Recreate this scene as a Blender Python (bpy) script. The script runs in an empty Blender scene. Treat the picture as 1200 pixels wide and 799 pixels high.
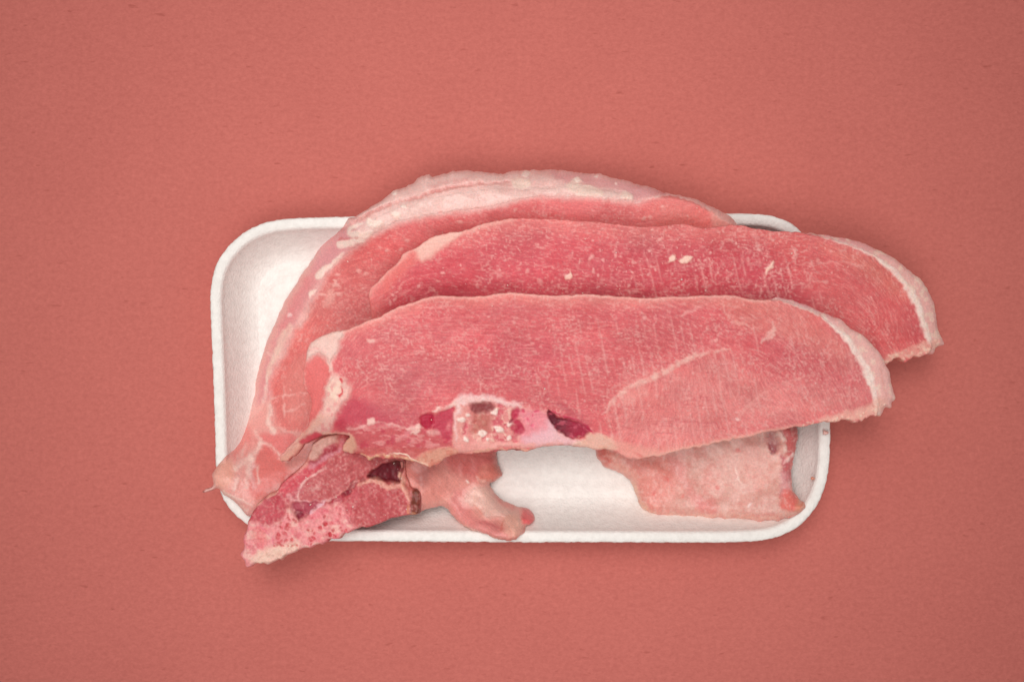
import bpy, math
import numpy as np

# ------------------------------------------------------------------ scale, camera, light
PX = 0.000344            # metres per photo pixel on the paper
HC = 1800.0              # camera height in the same unit
CU, CV = 600.0, 399.5
sc = bpy.context.scene
COL = sc.collection

cam_d = bpy.data.cameras.new('camera')
cam = bpy.data.objects.new('camera', cam_d); COL.objects.link(cam)
cam.location = (0, 0, HC * PX); cam.rotation_euler = (0, 0, 0)
cam_d.sensor_width = 36.0
cam_d.lens = 36.0 * HC / 1200.0
cam_d.clip_start = 0.01; cam_d.clip_end = 50
sc.camera = cam

w = bpy.data.worlds.new('World'); sc.world = w; w.use_nodes = True
w.node_tree.nodes['Background'].inputs[0].default_value = (1.0, 0.96, 0.93, 1)
w.node_tree.nodes['Background'].inputs[1].default_value = 0.31

def area(name, loc, size, power, color, target=(0, 0, 0), spread=180):
    d = bpy.data.lights.new(name, 'AREA'); d.shape = 'SQUARE'; d.size = size
    d.energy = power; d.color = color; d.spread = math.radians(spread)
    o = bpy.data.objects.new(name, d); COL.objects.link(o); o.location = loc
    v = np.array(target, float) - np.array(loc, float)
    import mathutils
    o.rotation_euler = mathutils.Vector(v).to_track_quat('-Z', 'Y').to_euler()
    return o
area('rear_softbox', (-0.09, 0.28, 0.80), 0.50, 0.445, (1.0, 0.97, 0.945), (-0.012, 0.03, 0), 45)
area('front_softbox', (-0.09, -0.28, 0.80), 0.50, 0.325, (1.0, 0.97, 0.945), (-0.012, -0.01, 0), 45)

sc.view_settings.view_transform = 'Standard'; sc.view_settings.look = 'None'
sc.view_settings.gamma = 1; sc.view_settings.exposure = 0.0
sc.render.engine = 'CYCLES'
sc.cycles.use_denoising = True
sc.cycles.max_bounces = 8

# ------------------------------------------------------------------ numeric helpers
RNG = np.random.default_rng(7)
TAB = RNG.random((16, 256, 256))
def vnoise(x, y, seed=0):
    t = TAB[seed % 16]
    x = x + seed * 17.31; y = y + seed * 9.77
    xi = np.floor(x).astype(int); yi = np.floor(y).astype(int)
    fx = x - xi; fy = y - yi
    fx = fx * fx * fx * (fx * (fx * 6 - 15) + 10); fy = fy * fy * fy * (fy * (fy * 6 - 15) + 10)
    x0 = xi & 255; x1 = (xi + 1) & 255; y0 = yi & 255; y1 = (yi + 1) & 255
    return (t[y0, x0] * (1 - fx) + t[y0, x1] * fx) * (1 - fy) + (t[y1, x0] * (1 - fx) + t[y1, x1] * fx) * fy
def fbm(x, y, seed=0, octv=3):
    s = 0; a = 1; n = 0
    for k in range(octv):
        s = s + a * vnoise(x * 2 ** k, y * 2 ** k, seed + k); n += a; a *= 0.5
    return s / n
def sstep(a, b, x):
    t = np.clip((x - a) / (b - a), 0, 1)
    return t * t * (3 - 2 * t)
def lin(c):
    c = np.array(c, float) / 255.0
    return np.where(c <= 0.04045, c / 12.92, ((c + 0.055) / 1.055) ** 2.4)
def spline(pts, step=2.0, closed=True):
    p = np.array(pts, float)
    n = len(p)
    out = []
    for i in range(n if closed else n - 1):
        if closed: a, b, c, d = p[i - 1], p[i], p[(i + 1) % n], p[(i + 2) % n]
        else: a, b, c, d = p[max(i - 1, 0)], p[i], p[i + 1], p[min(i + 2, n - 1)]
        L = np.linalg.norm(c - b); k = max(1, int(math.ceil(L / step)))
        m1 = (c - a) * 0.5; m2 = (d - b) * 0.5
        for m in (m1, m2):
            l = np.linalg.norm(m)
            if l > L and l > 0: m *= L / l
        t = (np.arange(k) / k)[:, None]
        out.append((2*t**3-3*t**2+1)*b + (t**3-2*t**2+t)*m1 + (-2*t**3+3*t**2)*c + (t**3-t**2)*m2)
    o = np.concatenate(out)
    if not closed: o = np.vstack([o, p[-1]])
    return o
def ragged(poly, amp, seed, wl=7.0):
    """push a closed outline in and out along its normal; amp may be a function of (u, v)"""
    t = np.roll(poly, -1, 0) - np.roll(poly, 1, 0)
    t /= np.linalg.norm(t, axis=1)[:, None] + 1e-9
    nrm = np.stack([t[:, 1], -t[:, 0]], 1)
    a = amp(poly[:, 0], poly[:, 1]) if callable(amp) else amp
    s = np.cumsum(np.linalg.norm(np.roll(poly, -1, 0) - poly, axis=1))
    j = (vnoise(s / wl, s * 0, seed) - 0.5) * 1.4 + (vnoise(s / (wl * 0.4), s * 0 + 5, seed + 1) - 0.5) * 0.8
    return poly + nrm * (j * a)[:, None]
def tps(ctrl):
    """thin-plate spline z(u, v) through control points"""
    c = np.array(ctrl, float); x = c[:, :2] / 100.0; n = len(c)
    def phi(r2): return 0.5 * r2 * np.log(r2 + 1e-9)
    K = phi(((x[:, None] - x[None]) ** 2).sum(-1)) + np.eye(n) * 0.02
    P = np.hstack([np.ones((n, 1)), x])
    A = np.block([[K, P], [P.T, np.zeros((3, 3))]])
    wv = np.linalg.solve(A, np.concatenate([c[:, 2], np.zeros(3)]))
    def f(U, V):
        X = U / 100.0; Y = V / 100.0
        z = wv[n] + wv[n + 1] * X + wv[n + 2] * Y
        for i in range(n): z = z + wv[i] * phi((X - x[i, 0]) ** 2 + (Y - x[i, 1]) ** 2)
        return z
    return f

class Patch:
    """a lattice of one point per photo pixel in which one piece of meat is shaped and coloured"""
    def __init__(s, box):
        s.u0, s.v0, s.u1, s.v1 = box
        s.nx = s.u1 - s.u0 + 1; s.ny = s.v1 - s.v0 + 1
        s.U, s.V = np.meshgrid(np.arange(s.u0, s.u1 + 1.0), np.arange(s.v0, s.v1 + 1.0))
        s.warp(2.2, 6.0, 3)
    def warp(s, amp, wl, seed):
        s.WU = s.U + (fbm(s.U / wl, s.V / wl, seed, 2) - 0.5) * 2 * amp
        s.WV = s.V + (fbm(s.U / wl, s.V / wl, seed + 4, 2) - 0.5) * 2 * amp
    def dist(s, pts, margin, closed=True, warped=True):
        """distance to a polyline (clipped at margin), nearest point and its parameter 0..1"""
        X, Y = (s.WU, s.WV) if warped else (s.U, s.V)
        D = np.full((s.ny, s.nx), margin * margin, float)
        NU = s.U.copy(); NV = s.V.copy(); T = np.zeros((s.ny, s.nx))
        p = np.array(pts, float); n = len(p)
        m = margin + 6
        last = n if closed else n - 1
        for i in range(last):
            a = p[i]; b = p[(i + 1) % n]
            i0 = int(max(0, min(a[0], b[0]) - m - s.u0)); i1 = int(min(s.nx, max(a[0], b[0]) + m - s.u0 + 1))
            j0 = int(max(0, min(a[1], b[1]) - m - s.v0)); j1 = int(min(s.ny, max(a[1], b[1]) + m - s.v0 + 1))
            if i1 <= i0 or j1 <= j0: continue
            x = X[j0:j1, i0:i1]; y = Y[j0:j1, i0:i1]
            d = b - a; L = d @ d + 1e-9
            t = np.clip(((x - a[0]) * d[0] + (y - a[1]) * d[1]) / L, 0, 1)
            px = a[0] + t * d[0]; py = a[1] + t * d[1]
            q = (x - px) ** 2 + (y - py) ** 2
            k = q < D[j0:j1, i0:i1]
            D[j0:j1, i0:i1][k] = q[k]; NU[j0:j1, i0:i1][k] = px[k]; NV[j0:j1, i0:i1][k] = py[k]
            T[j0:j1, i0:i1][k] = ((i + t) / last)[k]
        return np.sqrt(D), NU, NV, T
    def inside(s, pts, warped=True):
        X, Y = (s.WU, s.WV) if warped else (s.U, s.V)
        p = np.array(pts, float); n = len(p)
        r = np.zeros((s.ny, s.nx), bool)
        m = 6
        i0 = int(max(0, p[:, 0].min() - m - s.u0)); i1 = int(min(s.nx, p[:, 0].max() + m - s.u0 + 1))
        for k in range(n):
            a = p[k]; b = p[(k + 1) % n]
            if a[1] == b[1]: continue
            j0 = int(max(0, min(a[1], b[1]) - m - s.v0)); j1 = int(min(s.ny, max(a[1], b[1]) + m - s.v0 + 1))
            if j1 <= j0: continue
            # rows are limited, columns run from the left edge of the box to the crossing
            x = X[j0:j1, i0:i1]; y = Y[j0:j1, i0:i1]
            c = ((a[1] > y) != (b[1] > y)) & (x < (b[0] - a[0]) * (y - a[1]) / (b[1] - a[1]) + a[0])
            r[j0:j1, i0:i1] ^= c
        return r
    def blob(s, pts, soft=3.0, warped=True, smooth=True):
        p = spline(pts, 4.0) if smooth else np.array(pts, float)
        d = s.dist(p, soft + 1, True, warped)[0]
        sd = np.where(s.inside(p, warped), d, -d)
        return sstep(-soft, soft, sd)
    def line(s, pts, width, soft=None, taper=0.0):
        """soft stroke; width a number or a list of widths along the line"""
        p = spline(pts, 3.0, False)
        wv = np.atleast_1d(np.array(width, float)); wm = wv.max()
        soft = soft if soft is not None else wm * 0.6
        d, _, _, T = s.dist(p, wm + soft + 1, False)
        ww = np.interp(T, np.linspace(0, 1, len(wv)), wv) if len(wv) > 1 else wm
        m = 1 - sstep(ww * 0.5 - soft * 0.5, ww * 0.5 + soft * 0.5, d)
        nz = np.clip(-0.25 + 2.2 * fbm(s.U / 6.0, s.V / 6.0, len(pts) + int(pts[0][0]), 3), 0, 1.15)
        m = m * (nz if wm < 7 else 0.5 + 0.5 * nz)
        if taper: m = m * sstep(0, taper, T) * sstep(0, taper, 1 - T)
        return m
    def dot(s, u, v, r, soft=1.2, squash=1.0, ang=0.0):
        dx = s.WU - u; dy = s.WV - v; c, n = math.cos(ang), math.sin(ang)
        d = np.hypot(dx * c + dy * n, (-dx * n + dy * c) / squash)
        return 1 - sstep(r - soft, r + soft, d)
    def lic(s, ang, L, seed, base=None):
        rg = np.random.default_rng(seed); N = rg.random((s.ny, s.nx)) if base is None else base
        acc = 0; ca = np.cos(ang); sa = np.sin(ang)
        ii, jj = np.meshgrid(np.arange(s.nx), np.arange(s.ny))
        for k in range(-L, L + 1):
            acc = acc + N[np.clip(np.rint(jj + sa * k).astype(int), 0, s.ny - 1), np.clip(np.rint(ii + ca * k).astype(int), 0, s.nx - 1)]
        acc = acc / (2 * L + 1)
        return (acc - 0.5) * math.sqrt(2 * L + 1) * 3.46      # unit variance

def specks(pt, p, spots, col, amt, seed):
    rg = np.random.default_rng(seed)
    for (u, v, r) in spots:
        i0 = int(max(0, u - 2.5 * r - p.u0)); i1 = int(min(p.nx, u + 2.5 * r + 2 - p.u0)); j0 = int(max(0, v - 2.5 * r - p.v0)); j1 = int(min(p.ny, v + 2.5 * r + 2 - p.v0))
        if i1 <= i0 or j1 <= j0: continue
        x = p.WU[j0:j1, i0:i1] - u; y = p.WV[j0:j1, i0:i1] - v
        a = rg.uniform(0, 3.14); q = rg.uniform(0.5, 1.0); c, n = math.cos(a), math.sin(a)
        d = np.hypot(x * c + y * n, (-x * n + y * c) / q)
        m = (1 - sstep(r * 0.35, r * 1.25, d)) * amt * rg.uniform(0.5, 1)
        pt.c[j0:j1, i0:i1] += (lin(col) - pt.c[j0:j1, i0:i1]) * m[..., None]
        pt.h[j0:j1, i0:i1] += m * 0.8
class Paint:
    def __init__(s, patch, base):
        s.p = patch; s.c = np.empty((patch.ny, patch.nx, 3)); s.c[:] = lin(base)
        s.h = np.zeros((patch.ny, patch.nx)); s.wet = np.zeros((patch.ny, patch.nx))
    def mix(s, mask, col, amt=1.0, h=0.0, wet=0.0):
        m = np.clip(mask * amt, 0, 1)
        s.c += (lin(col) - s.c) * m[..., None]
        s.h += mask * h; s.wet = np.maximum(s.wet, mask * wet)
    def mul(s, f): s.c *= f[..., None]

TOP = np.zeros((799, 1200))       # height of what already lies there, per photo pixel

# ------------------------------------------------------------------ materials
def new_mat(name):
    m = bpy.data.materials.new(name); m.use_nodes = True
    return m, m.node_tree, m.node_tree.nodes, m.node_tree.links, m.node_tree.nodes['Principled BSDF']

def meat_material(name, rough=0.5, sss=0.22, spec=0.35):
    m, nt, N, L, P = new_mat(name)
    at = N.new('ShaderNodeAttribute'); at.attribute_name = 'tissue'
    wt = N.new('ShaderNodeAttribute'); wt.attribute_name = 'wet'
    tc = N.new('ShaderNodeTexCoord')
    n1 = N.new('ShaderNodeTexNoise'); n1.inputs['Scale'].default_value = 1500; n1.inputs['Detail'].default_value = 3
    L.new(tc.outputs['Object'], n1.inputs['Vector'])
    mr = N.new('ShaderNodeMapRange'); mr.inputs['To Min'].default_value = 0.9; mr.inputs['To Max'].default_value = 1.1
    mr.inputs['From Min'].default_value = 0.3; mr.inputs['From Max'].default_value = 0.7
    L.new(n1.outputs['Fac'], mr.inputs['Value'])
    mx = N.new('ShaderNodeVectorMath'); mx.operation = 'SCALE'
    L.new(at.outputs['Color'], mx.inputs[0]); L.new(mr.outputs[0], mx.inputs['Scale'])
    L.new(mx.outputs[0], P.inputs['Base Color'])
    rr = N.new('ShaderNodeMapRange'); rr.inputs['To Min'].default_value = rough; rr.inputs['To Max'].default_value = 0.22
    L.new(wt.outputs['Fac'], rr.inputs['Value']); L.new(rr.outputs[0], P.inputs['Roughness'])
    P.inputs['Specular IOR Level'].default_value = spec
    P.inputs['Subsurface Weight'].default_value = sss
    P.inputs['Subsurface Radius'].default_value = (1.0, 0.45, 0.35)
    P.inputs['Subsurface Scale'].default_value = 0.0012
    b = N.new('ShaderNodeBump'); b.inputs['Strength'].default_value = 0.25; b.inputs['Distance'].default_value = 0.0003
    n2 = N.new('ShaderNodeTexNoise'); n2.inputs['Scale'].default_value = 900; n2.inputs['Detail'].default_value = 4
    L.new(tc.outputs['Object'], n2.inputs['Vector'])
    L.new(n2.outputs['Fac'], b.inputs['Height']); L.new(b.outputs[0], P.inputs['Normal'])
    return m
M_MEAT = meat_material('raw_meat')
M_FAT = meat_material('fat_and_skin', 0.42, 0.30, 0.4)
M_BONE = meat_material('cut_bone', 0.5, 0.15, 0.4)

mI, nt, N, L, P = new_mat('ice_crystal')
P.inputs['Base Color'].default_value = (*lin((246, 205, 192)), 1); P.inputs['Roughness'].default_value = 0.4
P.inputs['Subsurface Weight'].default_value = 0.4; P.inputs['Subsurface Scale'].default_value = 0.0006
M_ICE = mI

mF, nt, N, L, P = new_mat('white_foam')
tc = N.new('ShaderNodeTexCoord')
vo = N.new('ShaderNodeTexVoronoi'); vo.inputs['Scale'].default_value = 1100
no = N.new('ShaderNodeTexNoise'); no.inputs['Scale'].default_value = 420; no.inputs['Detail'].default_value = 4
L.new(tc.outputs['Object'], vo.inputs['Vector']); L.new(tc.outputs['Object'], no.inputs['Vector'])
mm = N.new('ShaderNodeMath'); mm.operation = 'ADD'; L.new(vo.outputs['Distance'], mm.inputs[0]); L.new(no.outputs['Fac'], mm.inputs[1])
bp = N.new('ShaderNodeBump'); bp.inputs['Strength'].default_value = 0.5; bp.inputs['Distance'].default_value = 0.0003
L.new(mm.outputs[0], bp.inputs['Height']); L.new(bp.outputs[0], P.inputs['Normal'])
cr = N.new('ShaderNodeValToRGB'); cr.color_ramp.elements[0].position = 0.3; cr.color_ramp.elements[1].position = 0.7
cr.color_ramp.elements[0].color = (*lin((235, 230, 225)), 1); cr.color_ramp.elements[1].color = (*lin((246, 242, 237)), 1)
L.new(no.outputs['Fac'], cr.inputs[0]); L.new(cr.outputs[0], P.inputs['Base Color'])
P.inputs['Roughness'].default_value = 0.55; P.inputs['Specular IOR Level'].default_value = 0.3
M_FOAM = mF

mP, nt, N, L, P = new_mat('terracotta_paper')
tc = N.new('ShaderNodeTexCoord')
big = N.new('ShaderNodeTexNoise'); big.inputs['Scale'].default_value = 22; big.inputs['Detail'].default_value = 4
mid = N.new('ShaderNodeTexNoise'); mid.inputs['Scale'].default_value = 560; mid.inputs['Detail'].default_value = 5; mid.inputs['Roughness'].default_value = 0.65
mp = N.new('ShaderNodeMapping'); mp.inputs['Scale'].default_value = (0.62, 1.15, 1)
fib = N.new('ShaderNodeTexNoise'); fib.inputs['Scale'].default_value = 700; fib.inputs['Detail'].default_value = 4; fib.inputs['Distortion'].default_value = 1.2
L.new(tc.outputs['Object'], big.inputs['Vector']); L.new(tc.outputs['Object'], mid.inputs['Vector'])
L.new(tc.outputs['Object'], mp.inputs['Vector']); L.new(mp.outputs[0], fib.inputs['Vector'])
c1 = N.new('ShaderNodeValToRGB'); c1.color_ramp.elements[0].position = 0.28; c1.color_ramp.elements[1].position = 0.72
c1.color_ramp.elements[0].color = (*lin((185, 99, 91)), 1); c1.color_ramp.elements[1].color = (*lin((211, 120, 110)), 1)
a1 = N.new('ShaderNodeMath'); a1.operation = 'MULTIPLY'; a1.inputs[1].default_value = 0.45; L.new(mid.outputs['Fac'], a1.inputs[0])
a2 = N.new('ShaderNodeMath'); a2.operation = 'MULTIPLY_ADD'; a2.inputs[1].default_value = 0.40; L.new(fib.outputs['Fac'], a2.inputs[0]); L.new(a1.outputs[0], a2.inputs[2])
a3 = N.new('ShaderNodeMath'); a3.operation = 'MULTIPLY_ADD'; a3.inputs[1].default_value = 0.15; L.new(big.outputs['Fac'], a3.inputs[0]); L.new(a2.outputs[0], a3.inputs[2])
L.new(a3.outputs[0], c1.inputs[0])
# sparse dark pulp fibres
mp2 = N.new('ShaderNodeMapping'); mp2.inputs['Scale'].default_value = (0.35, 1.0, 1); mp2.inputs['Rotation'].default_value = (0, 0, 0.35)
sp = N.new('ShaderNodeTexNoise'); sp.inputs['Scale'].default_value = 420; sp.inputs['Detail'].default_value = 2
L.new(tc.outputs['Object'], mp2.inputs['Vector']); L.new(mp2.outputs[0], sp.inputs['Vector'])
spr = N.new('ShaderNodeMapRange'); spr.inputs['From Min'].default_value = 0.68; spr.inputs['From Max'].default_value = 0.78
spr.inputs['To Min'].default_value = 0; spr.inputs['To Max'].default_value = 0.45
L.new(sp.outputs['Fac'], spr.inputs['Value'])
mxp = N.new('ShaderNodeMixRGB'); mxp.inputs[2].default_value = (*lin((150, 66, 58)), 1)
L.new(spr.outputs[0], mxp.inputs[0]); L.new(c1.outputs[0], mxp.inputs[1]); L.new(mxp.outputs[0], P.inputs['Base Color'])
P.inputs['Roughness'].default_value = 0.85; P.inputs['Specular IOR Level'].default_value = 0.2
bp = N.new('ShaderNodeBump'); bp.inputs['Strength'].default_value = 0.35; bp.inputs['Distance'].default_value = 0.0002
L.new(a2.outputs[0], bp.inputs['Height']); L.new(bp.outputs[0], P.inputs['Normal'])
M_PAPER = mP

# ------------------------------------------------------------------ mesh helpers
def link_mesh(name, co, loops, starts, mat, parent=None, col=None, wet=None, smooth=True):
    me = bpy.data.meshes.new(name)
    me.vertices.add(len(co)); me.vertices.foreach_set('co', np.asarray(co, np.float32).ravel())
    me.loops.add(len(loops)); me.loops.foreach_set('vertex_index', np.asarray(loops, np.int32))
    me.polygons.add(len(starts)); me.polygons.foreach_set('loop_start', np.asarray(starts, np.int32))
    me.update(calc_edges=True)
    me.polygons.foreach_set('use_smooth', np.full(len(starts), smooth))
    if col is not None:
        a = me.attributes.new('tissue', 'FLOAT_COLOR', 'POINT')
        a.data.foreach_set('color', np.hstack([col, np.ones((len(col), 1))]).astype(np.float32).ravel())
    if wet is not None:
        a = me.attributes.new('wet', 'FLOAT', 'POINT'); a.data.foreach_set('value', wet.astype(np.float32))
    me.materials.append(mat); me.validate()
    o = bpy.data.objects.new(name, me); COL.objects.link(o)
    if parent: o.parent = parent
    return o
def quads(q): return np.asarray(q).ravel(), np.arange(len(q)) * 4
def empty(name, u, v, z, label, cat, group=None):
    o = bpy.data.objects.new(name, None); COL.objects.link(o)
    o.location = world(u, v, z); o['label'] = label; o['category'] = cat
    o.empty_display_size = 0.02
    if group: o['group'] = group
    return o
def world(u, v, z):
    k = 1 - np.asarray(z) / HC
    r = np.stack(np.broadcast_arrays((np.asarray(u) - CU) * k, (CV - np.asarray(v)) * k, z), -1).astype(float) * PX
    return r

# ------------------------------------------------------------------ paper
S_ = 0.75
pg = np.array([[-S_, -S_, 0], [S_, -S_, 0], [S_, S_, 0], [-S_, S_, 0]])
po = link_mesh('paper_backdrop', pg, [0, 1, 2, 3], [0], M_PAPER, smooth=False)
po['kind'] = 'structure'

# ------------------------------------------------------------------ foam tray
RIM = [(370,254.5),(340,256),(315,259.5),(297,266),(281,275.5),(267,288.5),(256,304),(249,323),(246,346),(246.5,375),(248,410),(249.6,450),
 (251.2,500),(252.3,540),(254,560),(258,577),(265,591),(276,604),(291,616),(309,626),(331,631.5),(360,633.8),(430,634.4),(500,635),(600,635.5),
 (700,635.6),(800,636),(855,635.6),(892,633.6),(914,628.5),(936,617),(955.5,596),(967,571),(972,546),(973.5,515),(973.2,470),(972,410),
 (970.3,355),(967,324),(960,301),(951,284.5),(940,272),(927,261.5),(911,254.5),(893,251.2),(868,250.2),(800,249.8),(600,251),(450,253.2)]
FLOOR_Z, RIM_Z = 10.0, 58.0
PROF = [(0.5,49),(0.0,54),(0.7,56.8),(2.0,57.9),(6.0,58.3),(10.5,58.1),(12.6,57),(13.9,54.4),(15.2,50),(17.5,45),(21.5,38),(26,30.5),(31,23.5),(36.5,17.5),
        (42.5,13),(48,11),(54,10.1),(58,9.9),(62,9.2),(65,8.4),(69,8.1),(73,8.5),(76,9.2)]
rim = spline(RIM, 1.0)
def resample(p, n):
    q = np.vstack([p, p[:1]]); s = np.concatenate([[0], np.cumsum(np.linalg.norm(np.diff(q, axis=0), axis=1))])
    t = np.linspace(0, s[-1], n, endpoint=False)
    return np.stack([np.interp(t, s, q[:, 0]), np.interp(t, s, q[:, 1])], 1)
NR = 1400
rim = resample(rim, NR)
def inset(p, d):
    t = np.roll(p, -6, 0) - np.roll(p, 6, 0)
    for _ in range(4): t = (np.roll(t, 9, 0) + t + np.roll(t, -9, 0)) / 3
    t /= np.linalg.norm(t, axis=1)[:, None]
    nn = np.stack([t[:, 1], -t[:, 0]], 1)
    c = p.mean(0)
    if ((c - p) * nn).sum() < 0: nn = -nn
    return p + nn * d
kR = 1 - RIM_Z / HC
def tray_ring(d, z, jit=0.0, seed=0):
    p = inset(rim, d)
    if jit:
        s = np.arange(NR)
        c = p.mean(0); r = (vnoise(s / 2.6, s * 0.0, seed) - 0.5) * 2 * jit
        dr = (p - c); dr /= np.linalg.norm(dr, axis=1)[:, None]
        p = p + dr * r[:, None]
    x = (p[:, 0] - CU) * kR; y = (CV - p[:, 1]) * kR
    return np.stack([x, y, np.full(NR, z)], 1)
rings = []; tags = []
for i, (d, z) in enumerate(PROF):
    rings.append(tray_ring(d, z, 0.75 if i < 3 else (0.25 if i < 6 else 0), 2 + i % 2)); tags.append('rim' if d < 13 else ('wall' if d < 48 else 'floor'))
def centre_rings(last, z, ks):
    c = last.mean(0); return [np.column_stack([(last[:, :2] - c[:2]) * k + c[:2], np.full(NR, z)]) for k in ks]
rings += centre_rings(rings[-1], 9.4, (0.9, 0.7, 0.4, 0.1, 0.003)); tags += ['floor'] * 5
under = [(3.0,46.5),(8,45),(12,41),(16,33),(21,24),(26,14),(32,7),(40,3),(52,1.2)]
ur = [tray_ring(d, z) for d, z in under]
ur += centre_rings(ur[-1], 1.0, (0.7, 0.3, 0.003))
def tray_part(name, rr, parent):
    n = len(rr); co = np.concatenate(rr) * PX
    j = np.arange(NR); j1 = (j + 1) % NR
    q = np.concatenate([np.stack([a * NR + j, a * NR + j1, (a + 1) * NR + j1, (a + 1) * NR + j], 1) for a in range(n - 1)])
    q = q[:, ::-1]
    return link_mesh(name, co, *quads(q), M_FOAM, parent)
tray = empty('foam_tray', CU, CV, 0, 'white polystyrene foam tray with rounded corners lying on the red paper under the meat', 'tray')
k1 = tags.index('wall'); k2 = tags.index('floor')
parts_t = [tray_part('rim', [ur[0]] + rings[:k1 + 1], tray), tray_part('wall', rings[k1:k2 + 1], tray), tray_part('floor', rings[k2:], tray),
           tray_part('underside', list(reversed(ur)), tray)]
# support height of the tray (in photo pixels)
G = Patch((0, 0, 1199, 798))
d_, _, _, _ = G.dist(resample(rim, 260), 80, True, False)
ins = G.inside(resample(rim, 260), False)
TOP = np.where(ins, np.interp(d_, [p[0] for p in PROF], [p[1] for p in PROF]), 0.0)

# ------------------------------------------------------------------ one piece of meat
def meat_piece(root, body_name, patch, outline, zc, thick, rmap, paint, relief, parts=(), mat=None, ribot=9.0, mind=7.0, gap=0.6, midf=0.45):
    """closed body from a height field inside the outline + inlaid parts; returns the arrays for later use"""
    global TOP
    p = patch; mat = mat or M_MEAT
    d, NU, NV, _ = p.dist(outline, 60, True, False)
    ins = p.inside(outline, False)
    zb = zc(p.U, p.V)
    sup = TOP[p.v0:p.v1 + 1, p.u0:p.u1 + 1]
    T = thick(p.U, p.V) if callable(thick) else np.full(p.U.shape, float(thick))
    r = rmap if not callable(rmap) else rmap(p.U, p.V)
    t = np.clip(d / r, 0, 1); prof = np.sqrt(1 - (1 - t) ** 2)
    tb = np.clip(d / ribot, 0, 1); profb = np.sqrt(1 - (1 - tb) ** 2)
    mid = np.maximum(zb + midf * T, sup + 0.8)
    zt = np.maximum(zb + T * (midf + (1 - midf) * prof), sup + 1.0 + mind * prof) + (relief + paint.h) * np.clip(d / 4, 0, 1)
    zbot = np.maximum(zb + T * (midf - midf * profb), sup + gap)
    zbot = np.minimum(zbot, zt - 1.0)
    zs = zb + T * 0.6                                   # smooth reference height
    zs = np.maximum(zs, sup + 2)
    for _ in range(6):
        zs = (zs + np.roll(zs, 3, 0) + np.roll(zs, -3, 0) + np.roll(zs, 3, 1) + np.roll(zs, -3, 1)) / 5
    # keep cells with a corner inside; outside corners snap to the outline
    cell = ins[:-1, :-1] | ins[1:, :-1] | ins[:-1, 1:] | ins[1:, 1:]
    used = np.zeros_like(ins)
    used[:-1, :-1] |= cell; used[1:, :-1] |= cell; used[:-1, 1:] |= cell; used[1:, 1:] |= cell
    edge = used & ~ins
    UU = np.where(edge, NU, p.U); VV = np.where(edge, NV, p.V)
    zt = np.where(edge, mid, zt); zbot = np.where(edge, mid, zbot)
    k = 1 - zs / HC
    X = (UU - CU) * k * PX; Y = (CV - VV) * k * PX
    ox, oy, oz = root.location
    def xyz(z, sel): return np.stack([X[sel] - ox, Y[sel] - oy, z[sel] * PX - oz], 1)
    col = np.clip(paint.c * np.array([1.0, 1.02, 1.08]), 0.004, 0.95)
    it = np.full(ins.shape, -1); it[used] = np.arange(used.sum())
    ib = it.copy(); inner = used & ~edge
    ib[inner] = used.sum() + np.arange(inner.sum())
    jj, ii = np.nonzero(cell)
    def cells(idx): return np.stack([idx[jj, ii], idx[jj + 1, ii], idx[jj + 1, ii + 1], idx[jj, ii + 1]], 1)
    qt = cells(it); qb = cells(ib)[:, ::-1]
    ok = ~(edge[jj, ii] & edge[jj + 1, ii] & edge[jj + 1, ii + 1] & edge[jj, ii + 1])
    q = np.concatenate([qt[ok], qb[ok]])
    co = np.concatenate([xyz(zt, used), xyz(zbot, inner)])
    c = np.concatenate([col[used], col[inner]]); wv = np.concatenate([paint.wet[used], paint.wet[inner]])
    body = link_mesh(body_name, co, *quads(q), mat, root, c, wv)
    # inlaid parts: closed slabs a hair proud of the body
    made = {body_name: body}
    for name, mask, pm, lift, *under in parts:
        sel = mask & ins & (d > 1.5)
        cl = sel[:-1, :-1] & sel[1:, :-1] & sel[:-1, 1:] & sel[1:, 1:]
        if not cl.any(): print('empty part', name); continue
        us = np.zeros_like(ins)
        us[:-1, :-1] |= cl; us[1:, :-1] |= cl; us[:-1, 1:] |= cl; us[1:, 1:] |= cl
        n = us.sum(); ix = np.full(ins.shape, -1); ix[us] = np.arange(n)
        a, b = np.nonzero(cl)
        qq = np.stack([ix[a, b], ix[a + 1, b], ix[a + 1, b + 1], ix[a, b + 1]], 1)
        e = np.concatenate([np.stack([qq[:, x], qq[:, (x + 1) % 4]], 1) for x in range(4)])
        key = e[:, 0] * (n + 1) + e[:, 1]; rev = e[:, 1] * (n + 1) + e[:, 0]
        be = e[~np.isin(key, rev)]
        side = np.stack([be[:, 1], be[:, 0], be[:, 0] + n, be[:, 1] + n], 1)
        allq = np.concatenate([qq, qq[:, ::-1] + n, side])
        up = np.full(ins.shape, lift); bf = np.zeros(n, bool); bf[be.ravel()] = True
        ups = up[us]; ups[bf] = -0.5; up[us] = ups
        low = np.maximum(zt - 3.0, zbot + 0.2)
        co = np.concatenate([xyz(zt + up, us), xyz(low, us)])
        made[name] = link_mesh(name, co, *quads(allq), pm, made[under[0]] if under else root, np.concatenate([col[us]] * 2), np.concatenate([paint.wet[us]] * 2))
    sub = TOP[p.v0:p.v1 + 1, p.u0:p.u1 + 1]
    sub[ins] = np.maximum(sub, zt)[ins]
    p.zt = zt; p.X = X; p.Y = Y; p.ins = ins; p.d = d
    return body

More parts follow.
